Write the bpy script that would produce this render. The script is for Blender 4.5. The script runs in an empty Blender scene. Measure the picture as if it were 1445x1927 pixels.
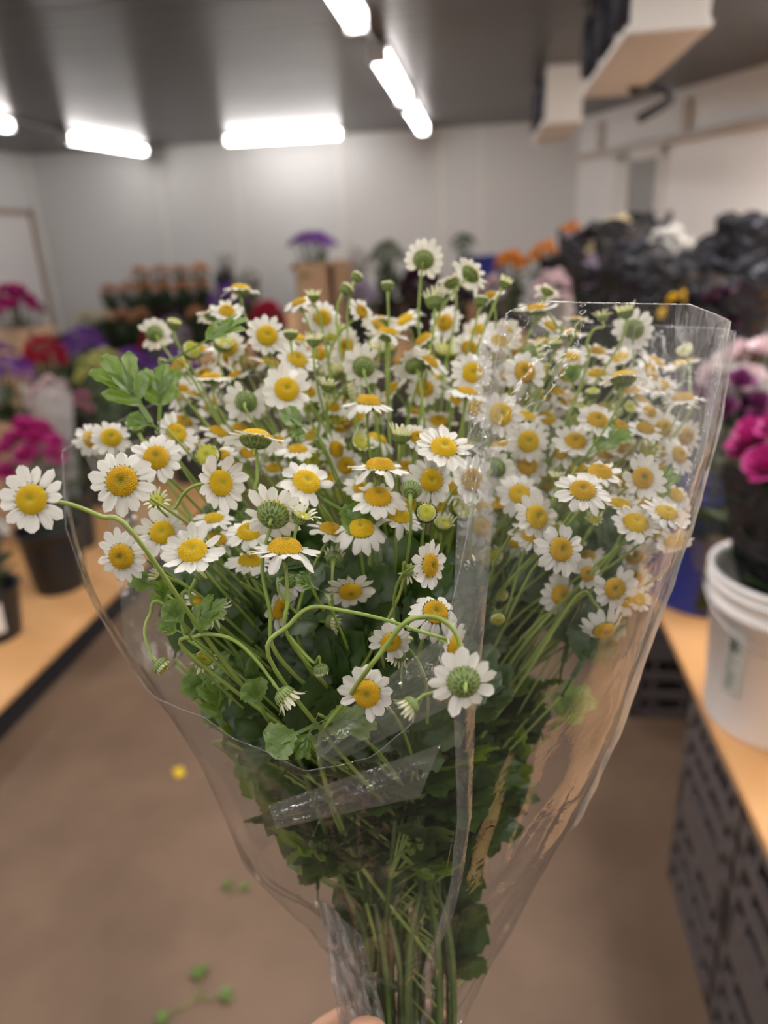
import bpy, math, random
from mathutils import Vector, Matrix, Quaternion, noise

# ------------------------------------------------------------------ camera, exposure, world
SC = bpy.context.scene
COL = SC.collection
W, H, F = 1445., 1927., 1338.
CX, CY = W / 2, H / 2
ROLL = math.radians(2.6)
CAM = Vector((0, 0, 1.45))
_d = Vector(((910 - CX) / F, (435 - CY) / F, 1)).normalized()
_s, _c = math.sin(ROLL), math.cos(ROLL)
_v = Vector((_s, _c, -(_d.x * _s + _d.y * _c) / _d.z)).normalized()
_x = _v.cross(_d)
RM = Matrix((_x, _d, -_v))                       # camera coords (right, down, forward) -> world
RX = RM @ Vector((1, 0, 0)); UP = RM @ Vector((0, -1, 0)); FW = RM @ Vector((0, 0, 1)); BK = -FW

cd = bpy.data.cameras.new('camera'); cam = bpy.data.objects.new('camera', cd); COL.objects.link(cam)
cam.matrix_world = Matrix(((RX.x, UP.x, BK.x, CAM.x), (RX.y, UP.y, BK.y, CAM.y), (RX.z, UP.z, BK.z, CAM.z), (0, 0, 0, 1)))
cd.sensor_width = 36; cd.lens = F * 36 / H
cd.clip_start = .02; cd.clip_end = 60
cd.dof.use_dof = True; cd.dof.focus_distance = .325; cd.dof.aperture_fstop = 4.6
SC.camera = cam
SC.view_settings.view_transform = 'Standard'; SC.view_settings.look = 'None'
SC.view_settings.gamma = 1; SC.view_settings.use_curve_mapping = False
SC.view_settings.exposure = 1.5
LAMP = 6.0                                       # strength of the fluorescent diffusers
wd = bpy.data.worlds.new('world'); SC.world = wd; wd.use_nodes = True
wd.node_tree.nodes['Background'].inputs[0].default_value = (.9, .95, 1, 1)
wd.node_tree.nodes['Background'].inputs[1].default_value = .05
try:
    SC.cycles.transparent_max_bounces = 32
    SC.cycles.max_bounces = 10
    SC.cycles.caustics_reflective = False; SC.cycles.caustics_refractive = False
except Exception: pass

def ray(px, py): return RM @ Vector(((px - CX) / F, (py - CY) / F, 1))
def at(px, py, dep): return CAM + ray(px, py) * dep
def at_z(px, py, z): r = ray(px, py); return CAM + r * ((z - CAM.z) / r.z)
def at_y(px, py, Y): r = ray(px, py); return CAM + r * (Y / r.y)

# ------------------------------------------------------------------ materials
def mat(name, col, rough=.6, metal=0, spec=.5, noise_=None, bump=None, emit=None, coat=0):
    m = bpy.data.materials.new(name); m.use_nodes = True
    nt = m.node_tree; b = nt.nodes['Principled BSDF']
    b.inputs['Base Color'].default_value = (*col, 1); b.inputs['Roughness'].default_value = rough
    b.inputs['Metallic'].default_value = metal; b.inputs['Specular IOR Level'].default_value = spec
    b.inputs['Coat Weight'].default_value = coat
    if emit:
        b.inputs['Emission Color'].default_value = (*emit[0], 1); b.inputs['Emission Strength'].default_value = emit[1]
    tc = None
    if noise_ or bump: tc = nt.nodes.new('ShaderNodeTexCoord')
    if noise_:
        col2, scale, det = noise_
        n = nt.nodes.new('ShaderNodeTexNoise'); n.inputs['Scale'].default_value = scale; n.inputs['Detail'].default_value = det
        r = nt.nodes.new('ShaderNodeValToRGB'); r.color_ramp.elements[0].position = .35; r.color_ramp.elements[1].position = .68
        r.color_ramp.elements[0].color = (*col, 1); r.color_ramp.elements[1].color = (*col2, 1)
        nt.links.new(tc.outputs['Object'], n.inputs['Vector']); nt.links.new(n.outputs['Fac'], r.inputs[0])
        nt.links.new(r.outputs[0], b.inputs['Base Color'])
    if bump:
        scale, st, dist = bump
        n = nt.nodes.new('ShaderNodeTexNoise'); n.inputs['Scale'].default_value = scale; n.inputs['Detail'].default_value = 4
        bp = nt.nodes.new('ShaderNodeBump'); bp.inputs['Strength'].default_value = st; bp.inputs['Distance'].default_value = dist
        nt.links.new(tc.outputs['Object'], n.inputs['Vector']); nt.links.new(n.outputs['Fac'], bp.inputs['Height'])
        nt.links.new(bp.outputs['Normal'], b.inputs['Normal'])
    return m

def ribbed(name, col, rough, metal):
    m = mat(name, col, rough, metal); nt = m.node_tree; b = nt.nodes['Principled BSDF']
    tc = nt.nodes.new('ShaderNodeTexCoord'); mp = nt.nodes.new('ShaderNodeMapping'); mp.inputs['Scale'].default_value = (.35, 14, 1)
    n = nt.nodes.new('ShaderNodeTexNoise'); n.inputs['Scale'].default_value = 1.6; n.inputs['Detail'].default_value = 3
    bp = nt.nodes.new('ShaderNodeBump'); bp.inputs['Strength'].default_value = 1; bp.inputs['Distance'].default_value = .014
    nt.links.new(tc.outputs['Object'], mp.inputs[0]); nt.links.new(mp.outputs[0], n.inputs['Vector']); nt.links.new(n.outputs['Fac'], bp.inputs['Height']); nt.links.new(bp.outputs[0], b.inputs['Normal'])
    return m

def thin(name, col, trans, tfac=.35, rough=.5, noise_=None, gloss=.06):
    """thin vegetable tissue: diffuse + translucent + slight sheen"""
    m = bpy.data.materials.new(name); m.use_nodes = True; nt = m.node_tree; nt.nodes.clear()
    o = nt.nodes.new('ShaderNodeOutputMaterial'); d = nt.nodes.new('ShaderNodeBsdfDiffuse'); t = nt.nodes.new('ShaderNodeBsdfTranslucent')
    g = nt.nodes.new('ShaderNodeBsdfGlossy'); g.inputs['Roughness'].default_value = rough; g.inputs['Color'].default_value = (1, 1, 1, 1)
    d.inputs[0].default_value = (*col, 1); t.inputs[0].default_value = (*trans, 1)
    a = nt.nodes.new('ShaderNodeMixShader'); a.inputs[0].default_value = tfac
    b = nt.nodes.new('ShaderNodeMixShader'); b.inputs[0].default_value = gloss
    nt.links.new(d.outputs[0], a.inputs[1]); nt.links.new(t.outputs[0], a.inputs[2])
    nt.links.new(a.outputs[0], b.inputs[1]); nt.links.new(g.outputs[0], b.inputs[2]); nt.links.new(b.outputs[0], o.inputs[0])
    if noise_:
        col2, scale = noise_
        tc = nt.nodes.new('ShaderNodeTexCoord'); n = nt.nodes.new('ShaderNodeTexNoise'); n.inputs['Scale'].default_value = scale
        r = nt.nodes.new('ShaderNodeValToRGB'); r.color_ramp.elements[0].position = .35; r.color_ramp.elements[1].position = .7
        r.color_ramp.elements[0].color = (*col, 1); r.color_ramp.elements[1].color = (*col2, 1)
        nt.links.new(tc.outputs['Object'], n.inputs['Vector']); nt.links.new(n.outputs['Fac'], r.inputs[0]); nt.links.new(r.outputs[0], d.inputs[0])
    return m

def disc_mat(name, outer, mid, centre):
    m = bpy.data.materials.new(name); m.use_nodes = True; nt = m.node_tree; b = nt.nodes['Principled BSDF']
    b.inputs['Roughness'].default_value = .55; b.inputs['Specular IOR Level'].default_value = .3
    tc = nt.nodes.new('ShaderNodeTexCoord'); sep = nt.nodes.new('ShaderNodeSeparateXYZ'); comb = nt.nodes.new('ShaderNodeCombineXYZ')
    ln = nt.nodes.new('ShaderNodeVectorMath'); ln.operation = 'LENGTH'; r = nt.nodes.new('ShaderNodeValToRGB')
    e = r.color_ramp.elements; e[0].position = .02; e[0].color = (*centre, 1); e[1].position = .16; e[1].color = (*outer, 1)
    q = r.color_ramp.elements.new(.08); q.color = (*mid, 1)
    nt.links.new(tc.outputs['Object'], sep.inputs[0]); nt.links.new(sep.outputs[0], comb.inputs[0]); nt.links.new(sep.outputs[1], comb.inputs[1])
    nt.links.new(comb.outputs[0], ln.inputs[0]); nt.links.new(ln.outputs['Value'], r.inputs[0]); nt.links.new(r.outputs[0], b.inputs['Base Color'])
    return m

def film(name, tint=.95, base=.05, edge=.5, haze=.03, rough=.07, hazecol=(.8, .8, .8), wr=60, wst=.35, streak=.0):
    """clear plastic film: transparent, mirror sheen growing towards grazing view, a little milkiness, fine wrinkles"""
    m = bpy.data.materials.new(name); m.use_nodes = True; nt = m.node_tree; nt.nodes.clear(); N = nt.nodes.new; L = nt.links.new
    o = N('ShaderNodeOutputMaterial'); t = N('ShaderNodeBsdfTransparent'); t.inputs[0].default_value = (tint, tint, tint, 1)
    g = N('ShaderNodeBsdfGlossy'); g.inputs['Roughness'].default_value = rough
    d = N('ShaderNodeBsdfDiffuse'); d.inputs[0].default_value = (*hazecol, 1); tr = N('ShaderNodeBsdfTranslucent'); tr.inputs[0].default_value = (*hazecol, 1)
    dm = N('ShaderNodeMixShader'); dm.inputs[0].default_value = .5; L(d.outputs[0], dm.inputs[1]); L(tr.outputs[0], dm.inputs[2])
    tc = N('ShaderNodeTexCoord'); n = N('ShaderNodeTexNoise'); n.inputs['Scale'].default_value = wr; n.inputs['Detail'].default_value = 3; n.inputs['Distortion'].default_value = .6
    bp = N('ShaderNodeBump'); bp.inputs['Strength'].default_value = wst; bp.inputs['Distance'].default_value = .004
    L(tc.outputs['Object'], n.inputs['Vector']); L(n.outputs['Fac'], bp.inputs['Height']); L(bp.outputs[0], g.inputs['Normal'])
    lw = N('ShaderNodeLayerWeight'); lw.inputs[0].default_value = .35; L(bp.outputs[0], lw.inputs['Normal'])
    mr = N('ShaderNodeMapRange'); mr.inputs[1].default_value = .25; mr.inputs[2].default_value = 1; mr.inputs[3].default_value = base; mr.inputs[4].default_value = edge
    L(lw.outputs['Facing'], mr.inputs[0])
    a = N('ShaderNodeMixShader'); L(mr.outputs[0], a.inputs[0]); L(t.outputs[0], a.inputs[1]); L(g.outputs[0], a.inputs[2])
    b = N('ShaderNodeMixShader'); b.inputs[0].default_value = haze; L(a.outputs[0], b.inputs[1]); L(dm.outputs[0], b.inputs[2])
    L(b.outputs[0], o.inputs[0])
    return m

M = dict(
    floor=mat('brown concrete', (.135, .082, .050), .6, noise_=((.215, .138, .086), 2.6, 8), bump=(30, .15, .01)),
    ceiling=ribbed('grey metal ceiling panels', (.125, .115, .116), .36, .8),
    wall=mat('pale insulated wall panels', (.64, .64, .63), .5, bump=(2, .05, .02)),
    wallr=mat('lightened ribbed wall cladding', (.84, .83, .82), .34),  # right wall coloured paler in place of stronger light on it
    trim=mat('white trim', (.72, .71, .68), .4), doorw=mat('white door', (.70, .67, .66), .45), tanframe=mat('tan door frame', (.36, .28, .21), .5),
    doorg=mat('grey doorway panel', (.33, .33, .32), .5), rail=mat('beige rail', (.55, .49, .43), .45),
    lamp=mat('lit diffuser', (.9, .9, .88), .4, emit=((1, .95, .925), LAMP)), lampb=mat('lamp body', (.75, .75, .73), .4),
    conduit=mat('grey conduit', (.45, .44, .43), .35, metal=.6),
    evap=mat('cream metal casing', (.66, .62, .57), .4), dark=mat('dark grille', (.03, .03, .045), .5), fan=mat('indigo fan blade', (.06, .05, .14), .4),
    pipe=mat('black insulation', (.012, .012, .013), .7),
    ply=mat('tan plywood', (.64, .34, .13), .55, noise_=((.74, .41, .18), 5, 6)), black=mat('black plastic', (.015, .015, .017), .45),
    crate=mat('charcoal crate plastic', (.115, .10, .10), .36), skirt=mat('black platform side', (.008, .008, .012), .6),
    card=mat('tan cardboard', (.50, .33, .20), .8, noise_=((.55, .37, .23), 3, 3)),
    whitep=mat('white bucket plastic', (.82, .79, .77), .35, coat=.1), bluep=mat('blue bucket plastic', (.015, .035, .26), .4),
    labelg=mat('pale label', (.50, .51, .47), .6), ink=mat('dark ink', (.05, .07, .065), .6), metal=mat('wire handle', (.5, .5, .5), .3, metal=.9),
    skin=mat('skin', (.78, .42, .27), .45, noise_=((.83, .48, .33), 60, 4), bump=(240, .25, .001)), nail=mat('nail', (.80, .50, .40), .3),
    petal=thin('white ray petals', (.86, .84, .775), (.72, .71, .63), .32, .45, gloss=.04),
    cream=thin('cream young petals', (.80, .80, .58), (.66, .68, .40), .3, .5, gloss=.03),
    disc=disc_mat('yellow disc', (.66, .40, .010), (.56, .36, .012), (.30, .25, .02)),
    disc2=disc_mat('fresh yellow disc', (.74, .50, .012), (.72, .50, .02), (.52, .46, .04)),
    discy=disc_mat('young green yellow disc', (.50, .50, .06), (.42, .42, .04), (.30, .32, .03)),
    calyxd=mat('dark green calyx', (.09, .15, .03), .6),  # cup behind the bracts, a darker green than them
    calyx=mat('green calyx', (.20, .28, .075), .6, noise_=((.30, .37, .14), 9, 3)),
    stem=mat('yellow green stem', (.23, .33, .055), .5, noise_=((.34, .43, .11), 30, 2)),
    stemd=mat('green stem darkened as shade', (.075, .125, .025), .5, noise_=((.14, .20, .05), 25, 2)),  # shade of the lower bunch put into the stem colour
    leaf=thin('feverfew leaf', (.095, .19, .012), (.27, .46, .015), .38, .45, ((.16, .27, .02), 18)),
    leafd=thin('feverfew leaf darkened as shade', (.030, .074, .009), (.085, .19, .008), .28, .45, ((.052, .11, .012), 18)),  # leaf green darkened to stand for shade inside the bunch
    film=film('clear film', .95, .04, .55, .022), filmfold=film('doubled film', .92, .08, .55, .14, .06, wr=90, wst=.6),
    filmseam=film('crimped film seam', .88, .16, .6, .26, .24, (.86, .84, .82), 140, .9),
    filmband=film('milky double film', .9, .10, .5, .16, .17, (.85, .84, .80), 50, .6),
    filmgather=film('gathered film', .9, .30, .75, .14, .55, (.95, .92, .9), 70, 1.0),
    sleeveclear=film('clear bunch sleeve', .92, .10, .45, .10, .12, wr=14, wst=.8), sleevewhite=film('frosted sleeve', .85, .10, .4, .55, .2, (.85, .82, .82), 14, .8),
    sleeveblack=mat('black plastic sleeve', (.016, .016, .020), .2, bump=(14, .9, .05)), sleevegrey=mat('smoke grey plastic sleeve', (.10, .105, .12), .2, bump=(14, .9, .05)),
    foliage=thin('bunch foliage', (.05, .09, .03), (.08, .14, .03), .25, .5, ((.09, .13, .05), 6)),
)
BLOOM = {}
def bloom_mat(name, c):
    if name not in BLOOM: BLOOM[name] = thin(name + ' bloom petals', c, tuple(min(1, v * 1.05) for v in c), .2, .5, gloss=.04)
    return BLOOM[name]

# ------------------------------------------------------------------ mesh building
class G:
    def __init__(s): s.v = []; s.f = []; s.m = []
    def add(s, vs, fs, mi=0):
        o = len(s.v); s.v += [tuple(p) for p in vs]; s.f += [tuple(i + o for i in q) for q in fs]; s.m += [mi] * len(fs); return s
    def box(s, lo, hi, mi=0, mtx=None):
        x0, y0, z0 = lo; x1, y1, z1 = hi
        vs = [Vector(p) for p in ((x0, y0, z0), (x1, y0, z0), (x1, y1, z0), (x0, y1, z0), (x0, y0, z1), (x1, y0, z1), (x1, y1, z1), (x0, y1, z1))]
        if mtx: vs = [mtx @ p for p in vs]
        return s.add(vs, [(3, 2, 1, 0), (4, 5, 6, 7), (0, 1, 5, 4), (1, 2, 6, 5), (2, 3, 7, 6), (3, 0, 4, 7)], mi)
    def tube(s, pts, rad, n=6, cap=True, mi=0):
        pts = [Vector(p) for p in pts]; k = len(pts)
        if not hasattr(rad, '__len__'): rad = [rad] * k
        vs = []; t0 = (pts[1] - pts[0]).normalized(); a = t0.orthogonal().normalized()
        for i, p in enumerate(pts):
            t = (pts[min(i + 1, k - 1)] - pts[max(i - 1, 0)])
            if t.length < 1e-9: t = t0
            t.normalize(); a = (a - t * a.dot(t))
            if a.length < 1e-6: a = t.orthogonal()
            a.normalize(); b = t.cross(a)
            for j in range(n):
                w = 2 * math.pi * j / n; vs.append(p + (a * math.cos(w) + b * math.sin(w)) * rad[i])
        fs = [(i * n + j, i * n + (j + 1) % n, (i + 1) * n + (j + 1) % n, (i + 1) * n + j) for i in range(k - 1) for j in range(n)]
        if cap: fs += [tuple(range(n - 1, -1, -1)), tuple((k - 1) * n + j for j in range(n))]
        return s.add(vs, fs, mi)
    def lathe(s, prof, n=32, c=(0, 0, 0), mi=0, close=False):
        vs = []; k = len(prof)
        for r, z in prof:
            for j in range(n):
                w = 2 * math.pi * j / n; vs.append((c[0] + r * math.cos(w), c[1] + r * math.sin(w), c[2] + z))
        fs = [(i * n + j, i * n + (j + 1) % n, (i + 1) * n + (j + 1) % n, (i + 1) * n + j) for i in range(k - 1) for j in range(n)]
        if close: fs += [tuple(range(n - 1, -1, -1)), tuple((k - 1) * n + j for j in range(n))]
        return s.add(vs, fs, mi)
    def grid(s, rows, mi=0, closed=False):
        n = len(rows[0]); vs = [p for r in rows for p in r]
        fs = [(i * n + j, i * n + (j + 1) % n, (i + 1) * n + (j + 1) % n, (i + 1) * n + j) for i in range(len(rows) - 1) for j in range(n if closed else n - 1)]
        return s.add(vs, fs, mi)
    def mesh(s, name, mats, smooth=True):
        me = bpy.data.meshes.new(name); me.from_pydata(s.v, [], s.f)
        for m in (mats if isinstance(mats, (list, tuple)) else [mats]): me.materials.append(m)
        if len(set(s.m)) > 1: me.polygons.foreach_set('material_index', s.m)
        me.polygons.foreach_set('use_smooth', [smooth] * len(me.polygons)); me.update(); return me
    def obj(s, name, mats, parent=None, smooth=True):
        return link(name, s.mesh(name, mats, smooth), parent)

def link(name, data, parent=None, mtx=None):
    o = bpy.data.objects.new(name, data); COL.objects.link(o)
    if parent: o.parent = parent
    if mtx: o.matrix_basis = mtx
    return o
def tag(o, label, cat, group=None):
    o['label'] = label; o['category'] = cat
    if group: o['group'] = group
    return o
def thing(name, loc, label, cat, group=None, rz=0):
    o = link(name, None); o.location = loc; o.rotation_euler = (0, 0, rz); o.empty_display_size = .05; return tag(o, label, cat, group)
def struct(o): o['kind'] = 'structure'; return o
def bevel(o, w, seg=2):
    m = o.modifiers.new('bevel', 'BEVEL'); m.width = w; m.segments = seg; m.limit_method = 'ANGLE'; return o
def smoothstep(a, b, x):
    t = max(0, min(1, (x - a) / (b - a))); return t * t * (3 - 2 * t)
def interp(tab, x):
    for (a, ya), (b, yb) in zip(tab, tab[1:]):
        if x <= b: t = (x - a) / (b - a) if b > a else 0; return ya + (yb - ya) * t
    return tab[-1][1]
def catmull(pts, n=5):
    pts = [Vector(p) for p in pts]; q = [pts[0] * 2 - pts[1]] + pts + [pts[-1] * 2 - pts[-2]]; out = []
    for i in range(1, len(q) - 2):
        for k in range(n):
            t = k / n; a, b, c, d = q[i - 1:i + 3]
            out.append(.5 * ((2 * b) + (c - a) * t + (2 * a - 5 * b + 4 * c - d) * t * t + (3 * b - a - 3 * c + d) * t ** 3))
    return out + [pts[-1]]

# ------------------------------------------------------------------ the room
ZC = 2.45; YB = 8.2; XL = -5.06; YF = -4.0
def wx(Y): return 1.95 - .464 * (Y - 6.04)                # right wall runs at an angle
XRB = wx(YB); XRF = wx(YF)
struct(G().add([(XL, YF, 0), (XRF, YF, 0), (XRB, YB, 0), (XL, YB, 0), (XL, YF, -.1), (XRF, YF, -.1), (XRB, YB, -.1), (XL, YB, -.1)],
      [(0, 1, 2, 3), (7, 6, 5, 4), (0, 4, 5, 1), (1, 5, 6, 2), (2, 6, 7, 3), (3, 7, 4, 0)]).obj('floor', M['floor'], smooth=False))
struct(G().add([(XL, YF, ZC), (XRF, YF, ZC), (XRB, YB, ZC), (XL, YB, ZC), (XL, YF, ZC + .1), (XRF, YF, ZC + .1), (XRB, YB, ZC + .1), (XL, YB, ZC + .1)],
      [(3, 2, 1, 0), (4, 5, 6, 7), (0, 1, 5, 4), (1, 2, 6, 5), (2, 3, 7, 6), (3, 0, 4, 7)]).obj('ceiling', M['ceiling'], smooth=False))
struct(G().box((XL - .1, YB, 0), (XRB + .1, YB + .1, ZC)).obj('wall_back', M['wall'], smooth=False))
struct(G().box((XL - .1, YF, 0), (XL, YB, ZC)).obj('wall_left', M['wall'], smooth=False))
struct(G().box((XL - .1, YF - .1, 0), (XRF + .1, YF, ZC)).obj('wall_front', M['wall'], smooth=False))
# right wall in its own frame: origin at back corner, local +x runs along the wall toward the camera side
rwd = Vector((XRF - XRB, YF - YB, 0)); RWL = rwd.length; rwd.normalize(); rwn = Vector((-rwd.y, rwd.x, 0))   # rwn points out of the room?
if rwn.x < 0: rwn = -rwn
RW = Matrix(((rwd.x, rwn.x, 0, XRB), (rwd.y, rwn.y, 0, YB), (0, 0, 1, 0), (0, 0, 0, 1)))
g = G(); n = int(RWL / .1)
g.box((0, 0, 0), (RWL, .1, ZC), mtx=RW)
for i in range(n):                                         # shallow pressed ribs of the metal cladding
    g.box((i * .1 + .03, -.004, 0), (i * .1 + .07, 0, ZC), mtx=RW)
struct(g.obj('wall_right', M['wallr'], smooth=False))
def on_right(px, py):                                      # local (along, z) of a picture point on the right wall
    r = ray(px, py); o = Vector((XRB, YB, 0)); t = ((o - CAM).dot(rwn)) / r.dot(rwn); p = CAM + r * t
    return (p - o).dot(rwd), p.z
# panel seams on the back wall, corner strip, rail on the right wall, doors
for i, px in enumerate((300, 445, 640, 832, 905)):
    x = at_y(px, 350, YB).x
    struct(G().box((x - .022, YB - .010, .0), (x + .022, YB, ZC)).obj('trim_%d' % (i + 1), M['trim'], smooth=False))
struct(G().box((XL, YB - .05, 0), (XL + .05, YB, ZC)).obj('trim_6', M['trim'], smooth=False))
g = G(); g.box((.1, -.06, 2.06), (RWL - .2, -.005, 2.12), mtx=RW)
for k in range(9): g.box((.4 + k * 1.2, -.055, 2.12), (.45 + k * 1.2, -.005, 2.36), mtx=RW)
tag(g.obj('wall_rail', M['rail'], smooth=False), 'long beige metal rail with upright brackets along the right wall below the ceiling', 'rail')
def xw(px, py): return on_right(px, py)[0]
a0, a1, a2 = xw(1160, 400), xw(1185, 400), xw(1238, 400)
g = G(); g.box((min(a1, a2), -.03, 0), (max(a1, a2), -.005, 1.98), mtx=RW)
dr = struct(g.obj('door_2', M['doorg'], smooth=False))
g = G(); g.box((min(a0, a1), -.05, 0), (max(a0, a1), -.002, 2.06), mtx=RW); g.box((max(a1, a2), -.05, 0), (max(a1, a2) + .06, -.002, 2.06), mtx=RW)
g.box((min(a0, a1), -.05, 1.98), (max(a1, a2) + .06, -.002, 2.06), mtx=RW)
g.obj('door_frame', M['trim'], dr, smooth=False)
# left wall door, its right jamb seen beside the corner
r = ray(60, 430); yd = (CAM + r * (XL / r.x)).y; zd = (CAM + ray(50, 395) * (XL / ray(50, 395).x)).z
dl = struct(G().box((XL, yd - 1.0, 0), (XL + .03, yd - .06, zd - .06)).obj('door_1', M['doorw'], smooth=False))
g = G(); g.box((XL, yd - .06, 0), (XL + .05, yd, zd)); g.box((XL, yd - 1.06, 0), (XL + .05, yd - 1.0, zd)); g.box((XL, yd - 1.06, zd - .06), (XL + .05, yd, zd))
g.obj('door_frame', M['tanframe'], dl, smooth=False)
g = G(); g.box((XL + .03, yd - .95, .98), (XL + .07, yd - .91, 1.10)); g.obj('door_handle', M['metal'], dl, smooth=False)

# ------------------------------------------------------------------ ceiling lamps (wraparound fluorescent fixtures)
def lamp(x, y0, y1, label, x1=None, along='y', w=.05):
    L_ = math.hypot((x1 - x) if x1 is not None else 0, y1 - y0) if along == 'y' else abs(y1 - y0)
    c = ((x + (x1 if x1 is not None else x)) / 2, (y0 + y1) / 2, ZC - .075) if along == 'y' else ((y0 + y1) / 2, x, ZC - .075)
    rz = math.pi / 2 - (math.atan2(((x1 if x1 is not None else x) - x), (y1 - y0))) if along == 'y' else .03
    t = thing('ceiling_lamp', c, label, 'ceiling light', 'fluorescent fixtures under the ceiling', rz)
    h = L_ / 2
    prof = [(-w, .045), (-w, .015), (-w * .85, -.01), (-w * .5, -.025), (0, -.03), (w * .5, -.025), (w * .85, -.01), (w, .015), (w, .045)]
    rows = [[(xx, y, z) for y, z in prof] for xx in (-h + .03, h - .03)]
    g = G(); g.grid(rows); k = len(prof); g.f += [tuple(range(k)), tuple(range(2 * k - 1, k - 1, -1))]; g.m += [0, 0]
    g.obj('diffuser', M['lamp'], t, smooth=False)
    G().box((-h, -.055, .045), (h, .055, .075)).obj('housing', M['lampb'], t, smooth=False)
    for s in (-1, 1):
        bevel(G().box((s * h - .015, -w - .004, -.032), (s * h + .015, w + .004, .05)).obj('end_cap', M['lampb'], t, smooth=False), .008)
    return t
lamp(-.60, 2.60, 3.90, 'lit ceiling tube cut off by the top edge, nearest of the middle row')
lamp(-.59, 4.56, 5.98, 'lit ceiling tube second from the top edge, largest whole one of the middle row')
lamp(-.59, 6.30, 7.72, 'lit ceiling tube at the far end of the middle row beside the back wall')
lamp(-3.72, 6.72, 7.95, 'lit slanting ceiling tube left of the back wall one, in the left row', -3.55)
lamp(-3.74, 4.60, 5.93, 'lit ceiling tube cut off by the left edge of the photo')
lamp(7.60, -2.52, -1.36, 'lit ceiling tube lying parallel to the back wall, center left', along='x')
for x, y0, lb in ((-.6, .75, 'lit ceiling tube of the middle row overhead'), (-.6, -1.0, 'lit ceiling tube of the middle row just behind the viewer'), (-.6, -2.8, 'lit ceiling tube of the middle row farthest behind the viewer'),
               (-3.7, 2.4, 'lit ceiling tube of the left row level with the near platform'), (-3.7, -.4, 'lit ceiling tube of the left row behind the viewer'), (1.75, .85, 'added unseen ceiling tube on the right, above the crates'), (1.9, -2.2, 'added unseen ceiling tube on the right, behind the viewer'), (1.75, 2.3, 'added unseen ceiling tube on the right, above the far board'), (1.75, 3.45, 'added unseen ceiling tube brightening the right wall'), (2.2, 3.55, 'added unseen ceiling tube beside the right wall, over the dark wrapped bunches'), (2.6, 2.1, 'added unseen ceiling tube beside the right wall, over the far board crates'), (.7, .9, 'added unseen ceiling tube above the white bucket'), (.9, -.6, 'added unseen ceiling tube right of the viewer, just behind'), (.9, -2.6, 'added unseen ceiling tube right of the viewer, farther behind'), (-2.1, -.3, 'added unseen ceiling tube left of the viewer, just behind'), (-2.1, -2.2, 'added unseen ceiling tube left of the viewer, farther behind'), (-3.7, -2.4, 'lit ceiling tube of the left row farthest behind the viewer')):  # right and near-left rows are unseen tubes added to brighten the scene
    lamp(x, y0, y0 + 1.3, lb, w=.16 if y0 > .5 else .06)  # unseen tubes overhead and ahead get wide diffusers for extra light
for x, y0, y1, lb in ((-.6, -3, 7.7, 'thin grey conduit linking the middle row of ceiling tubes'), (-3.72, -1, 7.2, 'thin grey conduit linking the left row of ceiling tubes')):
    g = G(); g.tube([(x, y0, ZC - .014), (x, y1, ZC - .014)], .012, 8)
    tag(g.obj('conduit', M['conduit']), lb, 'conduit')
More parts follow.
